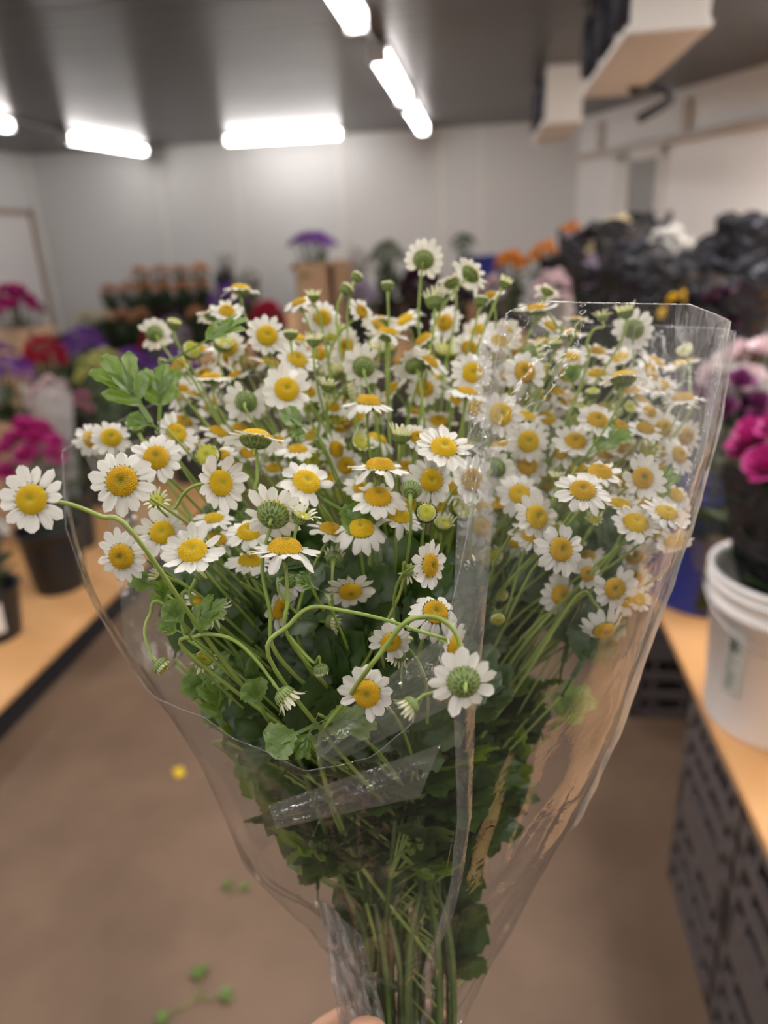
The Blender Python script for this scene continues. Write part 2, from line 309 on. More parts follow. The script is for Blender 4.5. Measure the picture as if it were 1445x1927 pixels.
# evaporator coolers hung from the ceiling
def cooler(px, py, pxr, y_len, zb, label):
    p = at_z(px, py, zb); w = (at_z(pxr, py, zb).x - p.x); x0, y0 = p.x, p.y; x1 = x0 + w; y1 = y0 + y_len
    t = thing('evaporator_cooler', ((x0 + x1) / 2, (y0 + y1) / 2, ZC), label, 'cooler', 'coolers hung under the ceiling')
    o = Vector(t.location); e = .02
    def bb(name, lo, hi, m, bv=.006): return bevel(G().box(Vector(lo) - o, Vector(hi) - o).obj(name, M[m], t, smooth=False), bv)
    bb('casing', (x0 + .03, y0 + e, zb + .03), (x1 - .03, y1 - e, ZC - .004), 'evap')
    bb('end_plate', (x0, y0, zb + .015), (x1, y0 + e, ZC - .003), 'evap'); bb('end_plate', (x0, y1 - e, zb + .015), (x1, y1, ZC - .003), 'evap')
    bb('drip_pan', (x0 - .015, y0 - .01, zb), (x1 + .01, y1 + .01, zb + .03), 'evap')
    nf = max(2, int(y_len / .45))
    for i in range(nf):
        yc = y0 + y_len * (i + .5) / nf; zc = (zb + ZC) / 2 + .01; rr = min(.15, (ZC - zb) / 2 - .04, y_len / nf / 2 - .03)
        gs = G(); rows = []
        for k in range(25):
            w_ = 2 * math.pi * k / 24; rows.append([(x0 - .03 - o.x, yc + rr * math.cos(w_) - o.y, zc + rr * math.sin(w_) - o.z), (x0 + .04 - o.x, yc + rr * math.cos(w_) - o.y, zc + rr * math.sin(w_) - o.z), (x0 + .038 - o.x, yc - o.y, zc - o.z)])
        gs.grid(rows); fr = gs.obj('fan_shroud', M['dark'], t)
        gb = G()
        for k in range(4):
            w_ = k * math.pi / 2 + .4; c_, s_ = math.cos(w_), math.sin(w_)
            pts = []
            for u in (.15, .5, .95):
                for q in (-.28, .28):
                    aa = w_ + q * (1 if u > .3 else .6); pts.append((x0 + .0 + q * .06 - o.x, yc + rr * u * math.cos(aa) - o.y, zc + rr * u * math.sin(aa) - o.z))
            gb.add(pts, [(0, 1, 3, 2), (2, 3, 5, 4)])
        gb.tube([(x0 - .012 - o.x, yc - o.y, zc - o.z), (x0 + .03 - o.x, yc - o.y, zc - o.z)], rr * .2, 12)
        gb.obj('fan', M['fan'], fr)
        gg = G()
        for q in (.35, .65, .98):
            gg.tube([(x0 - .03 - o.x, yc + rr * q * math.cos(2 * math.pi * k / 20) - o.y, zc + rr * q * math.sin(2 * math.pi * k / 20) - o.z) for k in range(21)], .003, 4)
        for k in range(4):
            w_ = k * math.pi / 4; gg.tube([(x0 - .03 - o.x, yc - rr * math.cos(w_) - o.y, zc - rr * math.sin(w_) - o.z), (x0 - .03 - o.x, yc + rr * math.cos(w_) - o.y, zc + rr * math.sin(w_) - o.z)], .003, 4)
        gg.obj('fan_guard', M['dark'], fr)
    return (x0, x1, y0, y1)
ev1 = cooler(1185, 65, 1320, 1.35, 2.10, 'cream ceiling cooler unit nearest, cut by the top edge at the right')
ev2 = cooler(1025, 235, 1090, 1.15, 2.10, 'cream ceiling cooler unit farther off behind the near one')
p0 = at_z(1190, 190, 2.12); pts = [at_y(*q, 4.3) for q in ((1188, 120), (1190, 168), (1215, 160), (1250, 165), (1262, 185), (1235, 205), (1200, 225))]
g = G(); g.tube([Vector((pts[0].x, pts[0].y, ZC - .01))] + catmull(pts, 5), .022, 10)
tag(g.obj('drain_pipe', M['pipe']), 'black insulated pipe looping below the near ceiling cooler', 'pipe')

# ------------------------------------------------------------------ tables, platform, crates
def table(name, lo, hi, zt, label, matn='ply', skirt=None, legs=True):
    x0, y0 = lo; x1, y1 = hi
    t = thing(name, ((x0 + x1) / 2, (y0 + y1) / 2, 0), label, 'table'); o = t.location
    bevel(G().box((x0 - o.x, y0 - o.y, zt - .018), (x1 - o.x, y1 - o.y, zt)).obj('board', M[matn], t, smooth=False), .002)
    if legs:
        for xx in (x0 + .05, x1 - .05):
            for yy in (y0 + .05, y1 - .05):
                G().box((xx - .02 - o.x, yy - .02 - o.y, 0), (xx + .02 - o.x, yy + .02 - o.y, zt - .018)).obj('leg', M['black'], t, smooth=False)
        G().box((x0 + .02 - o.x, y0 + .02 - o.y, zt - .06), (x1 - .02 - o.x, y1 - .02 - o.y, zt - .018)).obj('apron', M['black'], t, smooth=False)
    return t
pl = thing('display_platform', (-2.5, 3.4, 0), 'low tan plywood platform with black sides along the left of the aisle', 'platform')
bevel(G().box((-.98, -3.0, .098), (1.0, .92, .12)).obj('board', M['ply'], pl, smooth=False), .003)
G().box((-.97, -2.99, .0), (.985, .91, .098)).obj('base', M['skirt'], pl, smooth=False)
# right: plywood board resting on stacked crates
rb = G().box((.423, .15, .567), (1.75, 1.80, .585)).obj('plywood_board', M['ply'], smooth=False)
tag(bevel(rb, .002), 'tan plywood board lying on the black crates, carrying the white bucket', 'board')
rb2 = G().box((.43, 1.84, .567), (1.85, 5.9, .585)).obj('plywood_board', M['ply'], smooth=False)
tag(bevel(rb2, .002), 'tan plywood board farther along the right, under the dark wrapped bunches', 'board')
CW, CL, CH = .33, .33, .283
def crate_mesh():
    g = G(); w, l, h = CW / 2 - .003, CL / 2 - .003, CH - .002
    for sx in (-1, 1):
        for sy in (-1, 1):
            g.box((min(sx * w, sx * (w - .03)), min(sy * l, sy * (l - .03)), 0), (max(sx * w, sx * (w - .03)), max(sy * l, sy * (l - .03)), h))
    for (z0, z1) in ((0, .03), (.072, .098), (.140, .166), (.212, .281)):
        for sx in (-1, 1): g.box((min(sx * w, sx * (w - .012)), -l, z0), (max(sx * w, sx * (w - .012)), l, z1))
        for sy in (-1, 1): g.box((-w, min(sy * l, sy * (l - .012)), z0), (w, max(sy * l, sy * (l - .012)), z1))
    for k in range(3):
        q = -l + .07 + k * (2 * l - .14) / 2
        for sx in (-1, 1): g.box((min(sx * (w - .003), sx * (w - .010)), q - .006, .03), (max(sx * (w - .003), sx * (w - .010)), q + .006, .24))
        for sy in (-1, 1): g.box((q - .006, min(sy * (l - .003), sy * (l - .010)), .03), (q + .006, max(sy * (l - .003), sy * (l - .010)), .24))
    for k in range(7): q = -w + .03 + k * (2 * w - .06) / 6; g.box((q - .007, -l, .004), (q + .007, l, .012)); g.box((-w, q - .007, .004), (w, q + .007, .012))
    return g.mesh('milk_crate', M['crate'], False)
CM = crate_mesh()
pos = ['nearest, cut by the bottom edge', 'second from the viewer', 'third from the viewer', 'at the far end of the visible stack']
crates = [(.18, 'beside the viewer under the white bucket board'), (.515, 'nearest in view under the white bucket board'), (.85, 'second from the far end under the white bucket board'), (1.185, 'at the far end under the white bucket board')]
for y, lb in crates:
    for k, kl in ((0, 'bottom'), (1, 'upper')):
        o = link('milk_crate', CM); o.location = (.445 + CW / 2, y, k * CH)
        tag(o, 'black slatted crate, %s layer, %s' % (kl, lb), 'crate', 'black crates under the right boards')
for j, y in enumerate((2.1, 2.6, 3.1, 3.6)):
    for k, kl in ((0, 'bottom'), (1, 'upper')):
        o = link('milk_crate', CM); o.location = (.46 + CW / 2, y, k * CH)
        tag(o, 'black crate, %s layer, %s from the viewer under the far right board' % (kl, ('first', 'second', 'third', 'fourth')[j]), 'crate', 'black crates under the right boards')
for y, lb in ((.4, 'near'), (1.5, 'far')):
    for k in (0, 1):
        o = link('milk_crate', CM); o.location = (1.45, y, k * CH)
        tag(o, 'black crate, %s layer, %s one on the wall side of the near board' % (('bottom', 'upper')[k], lb), 'crate', 'black crates under the right boards')
for y, lb in ((2.2, 'near'), (3.9, 'middle'), (5.5, 'far')):
    for k in (0, 1):
        o = link('milk_crate', CM); o.location = (1.5 if y < 5 else .9, y, k * CH)
        tag(o, 'black crate, %s layer, %s one on the wall side of the far board' % (('bottom', 'upper')[k], lb), 'crate', 'black crates under the right boards')
# centre display table and stepped rack along the back
table('display_table', (-1.98, 4.36), (.32, 7.4), .75, 'tan display table across the aisle end carrying boxes and mixed bunches')
rk = thing('stepped_rack', (-3.2, 6.9, 0), 'black three step rack by the back wall holding peach bunches', 'rack')
STEPS = [(6.15, 6.62, .42), (6.64, 7.08, .62), (7.10, 7.6, .74)]
for i, (y0, y1, z) in enumerate(STEPS):
    G().box((-.75 - (.0), y0 - 6.9, z - .03), (.78, y1 - 6.9, z)).obj('shelf', M['black'], rk, smooth=False)
    for xx in (-.72, .0, .75):
        for yy in (y0 + .03, y1 - .03): G().box((xx - .015, yy - .015 - 6.9, 0), (xx + .015, yy + .015 - 6.9, z - .03)).obj('post', M['black'], rk, smooth=False)

# ------------------------------------------------------------------ buckets and bunches
def bucket_mesh(rb, rt, h, m, ribs=True):
    pr = [(.001, .004), (rb - .008, .004), (rb, .0), (rb, .006), (rb + (rt - rb) * .75, h * .78)]
    if ribs: pr += [(rb + (rt - rb) * .8 + .006, h * .79), (rb + (rt - rb) * .8 + .006, h * .83), (rb + (rt - rb) * .85, h * .84), (rb + (rt - rb) * .9, h * .90), (rt + .006, h * .91), (rt + .006, h * .94), (rt, h * .945)]
    pr += [(rt, h * .97), (rt + .006, h * .975), (rt + .006, h), (rt - .004, h), (rt - .006, h * .96), (rb - .004, .012), (.001, .012)]
    return G().lathe(pr, 40).mesh('bucket', m)
BKM = {k: bucket_mesh(.085, .11, .25, M[v], False) for k, v in (('black', 'black'), ('blue', 'bluep'), ('white', 'whitep'))}
def rose_mesh(seed, m):
    rnd = random.Random(seed); g = G()
    for k in range(16):
        r = .18 + .82 * (k / 15.); w = k * 2.39996 + rnd.random() * .3; rows = []
        for i in range(5):
            t = i / 4.; row = []
            for j in range(5):
                u = (j - 2) / 2.; sp = w + u * (1.1 - .35 * r) * (.5 + .5 * math.sin(math.pi * min(1, t * .8 + .1)))
                rr = r * (.25 + .75 * math.sin(t * 1.35)); z = (t ** 1.1) * (1.05 - .55 * r) - (.18 * r * t ** 4) - .06 * u * u * t
                row.append((rr * math.cos(sp), rr * math.sin(sp), z - .25))
            rows.append(row)
        g.grid(rows)
    return g.mesh('bloom', m)
def spike_mesh(seed, m):
    rnd = random.Random(seed); g = G()
    for k in range(40):
        w = rnd.random() * 6.283; rr = rnd.random() ** .5 * .9; c = Vector((rr * math.cos(w), rr * math.sin(w), .5 - rr * .35 + rnd.random() * .3)); s = .16 + rnd.random() * .1
        for q in range(4):
            a = rnd.random() * 6.28; d = Vector((math.cos(a), math.sin(a), .9)) * s; e = Vector((-math.sin(a), math.cos(a), 0)) * s * .5
            g.add([c, c + d * .6 + e, c + d, c + d * .6 - e], [(0, 1, 2, 3)])
    return g.mesh('bloom', m)
_bc = {}
def bloom_data(kind, name, c, v):
    k = (kind, name, v)
    if k not in _bc: _bc[k] = (rose_mesh if kind == 'rose' else spike_mesh)(hash(name) % 97 + v if False else len(name) * 7 + v, bloom_mat(name, c))
    return _bc[k]
COLS = dict(magenta=(.50, .03, .22), purple=(.20, .05, .36), red=(.50, .02, .06), peach=(.66, .36, .20), orange=(.80, .33, .03), yellow=(.85, .58, .02), white=(.80, .78, .74), lilac=(.45, .36, .46), pink=(.62, .25, .36),
            maroon=(.055, .012, .03), plum=(.16, .025, .11), palepink=(.74, .58, .60), cream=(.75, .66, .44), greygreen=(.16, .18, .11), darkgrey=(.10, .10, .12), greenyellow=(.55, .55, .16), deepgreen=(.04, .09, .04), violet=(.26, .07, .45))
BUNCH_N = 0
def bunch(p, zb, R, colname, label, n=14, kind='rose', sleeve=None, sleeve_m='sleeveclear', bs=.034, spread=1., flat=.5, group=None, bucket='black', sh=.9):
    """one wrapped bunch of cut flowers: stems and leaves, blooms, optional plastic sleeve; p = middle of the blooms, zb = base height"""
    global BUNCH_N; BUNCH_N += 1; rnd = random.Random(100 + BUNCH_N)
    t = thing('flower_bunch', (p.x, p.y, zb + .02), label, 'flower bunch', group); h = p.z - zb - .02
    g = G(); cols = COLS[colname]; bs = max(bs, R * .40); flat = 1.0 if flat == .5 else flat
    for i in range(n):
        w = i * 2.39996; rr = R * math.sqrt((i + .5) / n); q = Vector((rr * math.cos(w), rr * math.sin(w), h + R * flat * (1 - (rr / R) ** 2) - R * flat * .4 + rnd.uniform(-.012, .012)))
        b = link('bloom', bloom_data(kind, colname, cols, i % 3), t)
        nrm = Vector((q.x * .9, q.y * .9, R)).normalized(); b.rotation_mode = 'QUATERNION'
        b.rotation_quaternion = Vector((0, 0, 1)).rotation_difference(nrm) @ Quaternion((0, 0, 1), rnd.random() * 6.28)
        b.location = q; s = bs * rnd.uniform(.85, 1.15); b.scale = (s, s, s)
        g.tube([(q.x * .2, q.y * .2, 0), (q.x * .35, q.y * .35, h * .5), q], .004, 5)
    for i in range(46):                                  # strap leaves below the blooms
        w = rnd.random() * 6.28; z0 = h * rnd.uniform(.35, .82); L = rnd.uniform(.09, .17); d = Vector((math.cos(w), math.sin(w), rnd.uniform(.3, 1.0))).normalized(); e = Vector((-math.sin(w), math.cos(w), 0)) * L * .26
        a = Vector((math.cos(w) * R * .25, math.sin(w) * R * .25, z0)); k = min(R * 1.15, L)
        g.add([a, a + d * k * .5 + e, a + d * k, a + d * k * .5 - e], [(0, 1, 2, 3)])
    g.obj('foliage', M['foliage'], t)
    if sleeve:
        g = G(); rows = []; nn = 28
        for i in range(9):
            v = i / 8.; z = h * .22 + (h * sh + sleeve - h * .22) * v; rr = R * (.35 + .75 * v ** .8)
            rows.append([(rr * (1 + .06 * math.sin(7 * 6.283 * j / nn + i * .5) * v + rnd.uniform(-.11, .11) * v) * math.cos(6.283 * j / nn), rr * (1 + .06 * math.cos(5 * 6.283 * j / nn) * v) * math.sin(6.283 * j / nn), z + (.03 * math.sin(3 * 6.283 * j / nn + BUNCH_N) if i == 8 else 0)) for j in range(nn)])
        g.grid(rows, closed=True); g.obj('plastic_sleeve', M[sleeve_m], t)
    if bucket:
        nm, s, bl = (bucket if isinstance(bucket, tuple) else (bucket, 1., None))
        o = link('flower_bucket', BKM[nm]); o.location = (p.x, p.y, zb); s = max(.55, min(1.15, R / .1)) * s; o.scale = (s, s, min(1.1, max(.8, h / .55)))
        tag(o, bl or '%s bucket under %s' % (nm, label), 'bucket', (group + ', their buckets') if group else None)
    return t
def box(p, half, z0, z1, label, rz=0):
    t = thing('cardboard_box', (p[0], p[1], z0), label, 'box', None, rz)
    w, l = half; h = z1 - z0; g = G()
    for lo, hi in (((-w, -l, 0), (w, l, .006)), ((-w, -l, 0), (-w + .006, l, h)), ((w - .006, -l, 0), (w, l, h)), ((-w, -l, 0), (w, -l + .006, h)), ((-w, l - .006, 0), (w, l, h))): g.box(lo, hi)
    g.obj('carton', M['card'], t, smooth=False)
    for s in (-1, 1):
        G().add([(s * w, -l, h), (s * w, l, h), (s * (w + .05), l * .98, h - .05), (s * (w + .05), -l * .98, h - .05), (s * w, -l, h + .004), (s * w, l, h + .004), (s * (w + .054), l * .98, h - .046), (s * (w + .054), -l * .98, h - .046)],
                [(0, 1, 2, 3), (7, 6, 5, 4), (0, 3, 7, 4), (1, 5, 6, 2), (3, 2, 6, 7), (0, 4, 5, 1)]).obj('flap', M['card'], t, smooth=False)
    return t
PZ = .12
# left platform
V = Vector
bunch(V((-1.77, 2.50, .74)), PZ, .135, 'magenta', 'nearest magenta bunch in clear plastic on the low left platform', 16, sleeve=.05)
bunch(V((-1.80, 2.10, .58)), PZ, .11, 'white', 'white bunch in clear plastic at the left edge beside the leaning-out daisy', 10, sleeve=.05, bucket=('black', 1., 'black bucket with a pale label, at the left edge'))
lab = G(); lab.grid([[(math.cos(a) * r_, math.sin(a) * r_, z) for a in [(-1.35 + .85 * k / 6.) for k in range(7)]] for z, r_ in ((.05, .104), (.17, .1165))])
o = lab.obj('bucket_label', M['whitep']); o.location = (-1.80, 2.10, PZ); tag(o, 'pale paper label on the black bucket at the left edge', 'label')
box((-2.28, 3.12), (.16, .18), PZ, .72, 'tall tan carton with violet flowers at the left edge', .1)
bunch(V((-2.28, 3.12, .93)), PZ + .02, .14, 'purple', 'violet bunch standing in the tall tan carton at the left edge', 16, 'spike', bs=.05, bucket=None)
bunch(V((-1.92, 2.92, .86)), PZ, .09, 'palepink', 'pale bunch in frosted wrap right of the tall tan carton', 8, sleeve=.09, sleeve_m='sleevewhite')
bunch(V((-2.12, 3.50, .68)), PZ, .085, 'pink', 'small pink bunch behind the frosted pale bunch on the left platform', 8, sleeve=.02, sleeve_m='sleeveblack', sh=.85)
bunch(V((-2.50, 3.85, .90)), PZ, .13, 'red', 'crimson bunch between two violet ones on the left platform', 16)
bunch(V((-2.42, 4.15, .90)), PZ, .13, 'purple', 'violet bunch right of the platform crimson one', 16, 'spike', bs=.05, sleeve=.0, sleeve_m='sleeveblack', sh=.88)
bunch(V((-1.74, 3.10, .93)), PZ, .10, 'greenyellow', 'green and yellow bunch left of the big feverfew leaf', 10, 'spike', bs=.05, bucket=None)
bunch(V((-2.10, 4.08, .78)), PZ, .13, 'purple', 'dusky violet bunch just behind the topmost left feverfew buds', 14, 'spike', bs=.05)
bunch(V((-2.45, 5.25, .80)), 0, .13, 'red', 'crimson bunch behind the left edge of the feverfew', 14)
bunch(V((-2.22, 5.0, .86)), 0, .12, 'lilac', 'lilac bunch in front of the stepped rack', 12, 'spike', bs=.045, sleeve=.05)
bunch(V((-1.74, 3.9, .80)), PZ, .11, 'purple', 'purple bunch beside the aisle, hidden low behind feverfew leaves', 12, 'spike', bs=.05)
box((-2.86, 4.20), (.13, .13), PZ, 1.02, 'tall narrow tan carton below the magenta bunch by the left door', .05)
bunch(V((-2.86, 4.20, 1.17)), .25, .15, 'magenta', 'magenta bunch in clear plastic high up beside the left door', 18, sleeve=.05, bucket=None)
bunch(V((-2.75, 3.35, .98)), PZ, .11, 'white', 'white wrapped bunch at the left edge below the upper magenta one', 8, sleeve=.06, sleeve_m='sleevewhite')
bunch(V((-2.9, 4.75, .82)), 0, .12, 'maroon', 'dark maroon bunch in shadow left of the stepped rack', 10)
# stepped rack of peach bunches
ordn = ['first', 'second', 'third', 'fourth', 'fifth', 'sixth', 'seventh', 'eighth']
for r_, (xa, xb, Y, z, nn, nm) in enumerate(((-3.66, -2.58, 6.40, .86, 7, 'bottom'), (-3.62, -2.68, 6.86, 1.08, 6, 'middle'), (-3.5, -2.86, 7.32, 1.21, 4, 'top'))):
    for k in range(nn):
        c = 'cream' if (r_ == 0 and k < 2) else ('maroon' if (r_ == 0 and k in (4, 5)) else ('orange' if (r_ == 2 and k == nn - 1) else 'peach'))
        bunch(V((xa + (xb - xa) * k / (nn - 1), Y, z)), STEPS[r_][2], .095, c, '%s bunch on the %s rack step, %s from left' % (c, nm, ordn[k]), 10, bs=.036, flat=.8, group='bunches on the stepped rack')
bunch(V((-2.62, 7.45, 1.32)), .74, .085, 'white', 'white wrapped bunch at the right end of the rack top step', 8, sleeve=.06, sleeve_m='sleevewhite')
bunch(V((-2.45, 6.9, 1.16)), .62, .085, 'darkgrey', 'dark wrapped bunch at the right end of the rack middle step', 8, sleeve=.03, sleeve_m='sleeveblack', sh=.95)
# centre table
TZ = .75
box((-1.25, 5.5), (.12, .12), TZ, 1.29, 'tan carton standing under the tall purple bunch in the centre')
bunch(V((-1.25, 5.5, 1.42)), .78, .15, 'violet', 'purple bunch rising in front of the back wall, in a tan carton', 20, 'spike', bs=.05, flat=.35, sleeve=.0, sleeve_m='sleeveblack', sh=.93, bucket=None)
box((-1.0, 5.55), (.10, .12), TZ, 1.29, 'tan carton right of the purple bunch, without flowers')
bunch(V((-.88, 5.3, 1.37)), TZ, .06, 'white', 'thin white bunch between the cartons and the round green bunch', 6, sleeve=.04, sleeve_m='sleevewhite')
bunch(V((-.70, 5.5, 1.30)), TZ, .13, 'greygreen', 'round olive green bunch in front of the back wall', 18, 'spike', bs=.055)
bunch(V((-.42, 5.1, 1.15)), TZ, .15, 'maroon', 'dark maroon bunch behind the topmost white daisy', 16, sleeve=.02, sleeve_m='sleeveblack', sh=.8)
bunch(V((-.15, 6.0, 1.36)), TZ, .075, 'deepgreen', 'dark green bunch behind the topmost right daisies', 8, 'spike', bs=.05)
o = link('flower_bucket', bucket_mesh(.12, .15, .34, M['bluep'], False)); o.location = (.02, 6.0, .93); tag(o, 'blue bucket far back between the white daisies and the orange bunch', 'bucket')
box((.02, 6.0), (.14, .14), TZ, .93, 'tan carton under the far blue bucket')
bunch(V((-1.35, 4.5, 1.02)), TZ, .11, 'red', 'bright red bunch peeping between feverfew at the upper left', 14)
bunch(V((-1.75, 5.4, 1.22)), TZ, .10, 'white', 'white bunch left of the tall purple bunch', 10, sleeve=.04)
bunch(V((-1.65, 4.62, 1.12)), TZ, .10, 'purple', 'small violet bunch left of the bright red one', 10, 'spike', bs=.045)
bunch(V((-.75, 4.5, 1.13)), TZ, .11, 'lilac', 'grey lilac bunch behind the feverfew buds, centre', 12, sleeve=.03)
bunch(V((-.22, 4.5, 1.10)), TZ, .11, 'maroon', 'brown red bunch behind the upright feverfew stems', 12)
bunch(V((.05, 4.6, 1.12)), TZ, .10, 'palepink', 'pale pink bunch behind the upper right feverfew', 12, sleeve=.04)
# right tables
RZ = .585
dk = dict(sleeve_m='sleeveblack', sleeve=.07, sh=1.)
def rbunch(px, py, Y, R, col, label, **kw):
    return bunch(at_y(px, py, Y), RZ, R, col, label, **kw)
rbunch(962, 492, 5.6, .12, 'orange', 'orange bunch at the far left end of the right table', n=12)
rbunch(1025, 478, 5.2, .11, 'orange', 'yellow orange bunch beside the far orange one on the right table', n=10)
rbunch(1075, 432, 5.5, .08, 'orange', 'tallest orange bunch in front of the right wall', n=8)
rbunch(1055, 500, 4.6, .12, 'darkgrey', 'dark wrapped bunch in front of the orange ones', n=10, **dk)
rbunch(1098, 462, 4.4, .13, 'lilac', 'grey lilac bunch in black wrap left of the cream topped one', n=12, **dk)
rbunch(1158, 448, 4.2, .14, 'cream', 'cream topped bunch in black wrap before the doorway', n=14, **dk)
rbunch(1212, 434, 4.4, .12, 'darkgrey', 'charcoal bunch standing tallest before the right doorway', n=10, **dk)
rbunch(1040, 545, 3.9, .12, 'palepink', 'pale pink bunch in clear wrap behind the upper right feverfew rim', n=12, sleeve=.04, sleeve_m='sleevewhite')
rbunch(1130, 520, 3.5, .13, 'lilac', 'dull rose bunch in black wrap above the clear film corner', n=12, **dk)
rbunch(1190, 500, 3.2, .13, 'darkgrey', 'charcoal bunch in black wrap right of the dull rose one', n=12, **dk)
rbunch(1255, 470, 3.3, .13, 'white', 'white topped bunch with bright sheen in grey wrap', n=12, sleeve=.05, sleeve_m='sleevegrey', sh=.85)
rbunch(1240, 540, 2.5, .12, 'darkgrey', 'black wrapped bunch behind the yellow bloom', n=10, **dk)
rbunch(1310, 512, 2.65, .12, 'darkgrey', 'blue grey plastic wrapped bunch right of the white topped one', n=10, sleeve=.05, sleeve_m='sleevegrey', sh=.95)
rbunch(1375, 492, 2.9, .13, 'darkgrey', 'charcoal bunch in black wrap below the tall right one', n=10, **dk)
rbunch(1425, 455, 2.7, .12, 'darkgrey', 'tall charcoal bunch at the right edge against the wall', n=10, **dk)
rbunch(1430, 550, 2.15, .12, 'darkgrey', 'smoke grey wrapped bunch at the right edge', n=10, sleeve=.04, sleeve_m='sleevegrey', sh=.95)
rbunch(1378, 590, 2.0, .11, 'maroon', 'maroon bunch in black wrap below the grey wrapped ones', n=10, **dk)
rbunch(1282, 572, 2.2, .045, 'yellow', 'small yellow bunch above the clear film corner', n=5, bs=.028, bucket=None)
rbunch(1322, 640, 1.98, .09, 'maroon', 'dark maroon bunch right behind the film corner', n=10, **dk)
rbunch(1418, 690, 1.72, .10, 'palepink', 'pale pink bunch in frosted wrap at the right edge', n=12, sleeve=.05, sleeve_m='sleevewhite', bucket=None)
rbunch(1372, 750, 1.55, .085, 'plum', 'plum purple bunch above the magenta bunch at the right edge', n=12, sleeve=.03, bucket=None)
# near white bucket with magenta bunch
WB = (.545, 1.185)
o = thing('flower_bucket', (*WB, RZ), 'large white bucket with a grey label on the right board', 'bucket')
link('body', bucket_mesh(.121, .140, .30, M['whitep']), o)
ww = []
for z in (.085, .222):
    ww.append([((.1215 + .0144 * z / .2513 + .0012) * math.cos(a), (.1215 + .0144 * z / .2513 + .0012) * math.sin(a), z) for a in [-2.74 + .30 * k / 6. for k in range(7)]])
lb = G().grid(ww).obj('label', M['labelg'], o)
g = G(); rnd = random.Random(3)
def onb(a, z, off=.002): r_ = .1215 + .0144 * z / .2513 + off; return (r_ * math.cos(a), r_ * math.sin(a), z)
for k in range(14):                                       # small printed rows and a dark emblem
    z = .10 + k * .0075; a0 = -2.70; a1 = a0 + .08 + .12 * rnd.random()
    g.add([onb(a0, z), onb(a1, z), onb(a1, z + .0025), onb(a0, z + .0025)], [(0, 1, 2, 3)])
cen = (-2.60, .185)
for k in range(5):
    w = k * 1.2566; g.add([onb(cen[0], cen[1], .0026)] + [onb(cen[0] + .075 * math.cos(w + q), cen[1] + .012 * math.sin(w + q), .0026) for q in (-.35, 0, .35)], [(0, 1, 2, 3)])
g.obj('print', M['ink'], lb)
hz = [(.148 * math.cos(a), .148 * math.sin(a), (.268) - .07 * math.sin((a + 3.4) / 3.14159 * 3.14159)) for a in [-3.4 + 3.14159 * k / 20 for k in range(21)]]
G().tube(hz, .002, 6).obj('handle', M['metal'], o)
bunch(V((.535, 1.2, 1.115)), RZ + .02, .115, 'magenta', 'magenta bunch in black wrap standing in the white bucket', 16, sleeve=-.02, sleeve_m='sleeveblack', bs=.034, bucket=None, sh=.9)
o = link('flower_bucket', bucket_mesh(.125, .15, .36, M['bluep'])); o.location = (.545, 1.665, RZ); tag(o, 'blue bucket on the right board behind the white one', 'bucket')
bunch(V((.56, 1.665, 1.04)), RZ + .02, .10, 'maroon', 'dark stemmed bunch standing in the near blue bucket', 8, bucket=None)

# ------------------------------------------------------------------ scraps on the floor
p = at_z(337, 1453, .004)
g = G(); g.grid([[(x, y, .004 + .05 * x * x) for x in (-.014, -.005, .005, .014)] for y in (-.022, -.008, .008, .022)]); o = g.obj('fallen_petal', bloom_mat('yellow', COLS['yellow'])); o.location = (p.x, p.y, 0); o.rotation_euler = (0, 0, .6); tag(o, 'single orange yellow petal lying on the concrete floor', 'petal')

# ------------------------------------------------------------------ feverfew parts (unit flower: overall diameter 1, faces +Z)
def petal(g, a, L0, L1, w, droop, cup, rnd, twist=0):
    ca, sa = math.cos(a), math.sin(a); nu, nv = 7, 8; rows = []
    for i in range(nv):
        t = i / (nv - 1.); r = L0 + (L1 - L0) * t
        ww = w * (.42 + .58 * smoothstep(0, .45, t)) * (max(0, 1 - ((t - .74) / .27) ** 2.6) ** .5 if t > .74 else 1)
        ww = max(ww, w * .30); row = []
        for j in range(nu):
            u = (j - 3) / 3.
            z = droop * (t ** 1.6) * (L1 - L0) + cup * (u * u) * w * (1 - .3 * t) - .010 * math.cos(u * math.pi * 2.0) * (1 - t * .5) + twist * u * w * t
            rr = r - (.018 if (t > .95 and abs(u) < .2) else 0) - .02 * u * u * (t > .6)
            y = u * ww * .5
            row.append((rr * ca - y * sa, rr * sa + y * ca, z))
        rows.append(row)
    g.grid(rows)
def petals_mesh(seed, n, droop, w=.175, miss=()):
    rnd = random.Random(seed); g = G()
    for k in range(n):
        if k in miss: continue
        petal(g, 2 * math.pi * k / n + rnd.uniform(-.08, .08), .165, .5 * rnd.uniform(.88, 1.04), w * rnd.uniform(.80, 1.12), droop + rnd.uniform(-.16, .16) - (.5 if rnd.random() < .06 else 0), rnd.uniform(-.10, .22), rnd, rnd.uniform(-.2, .2))
    return g.mesh('flower_head', M['petal'])
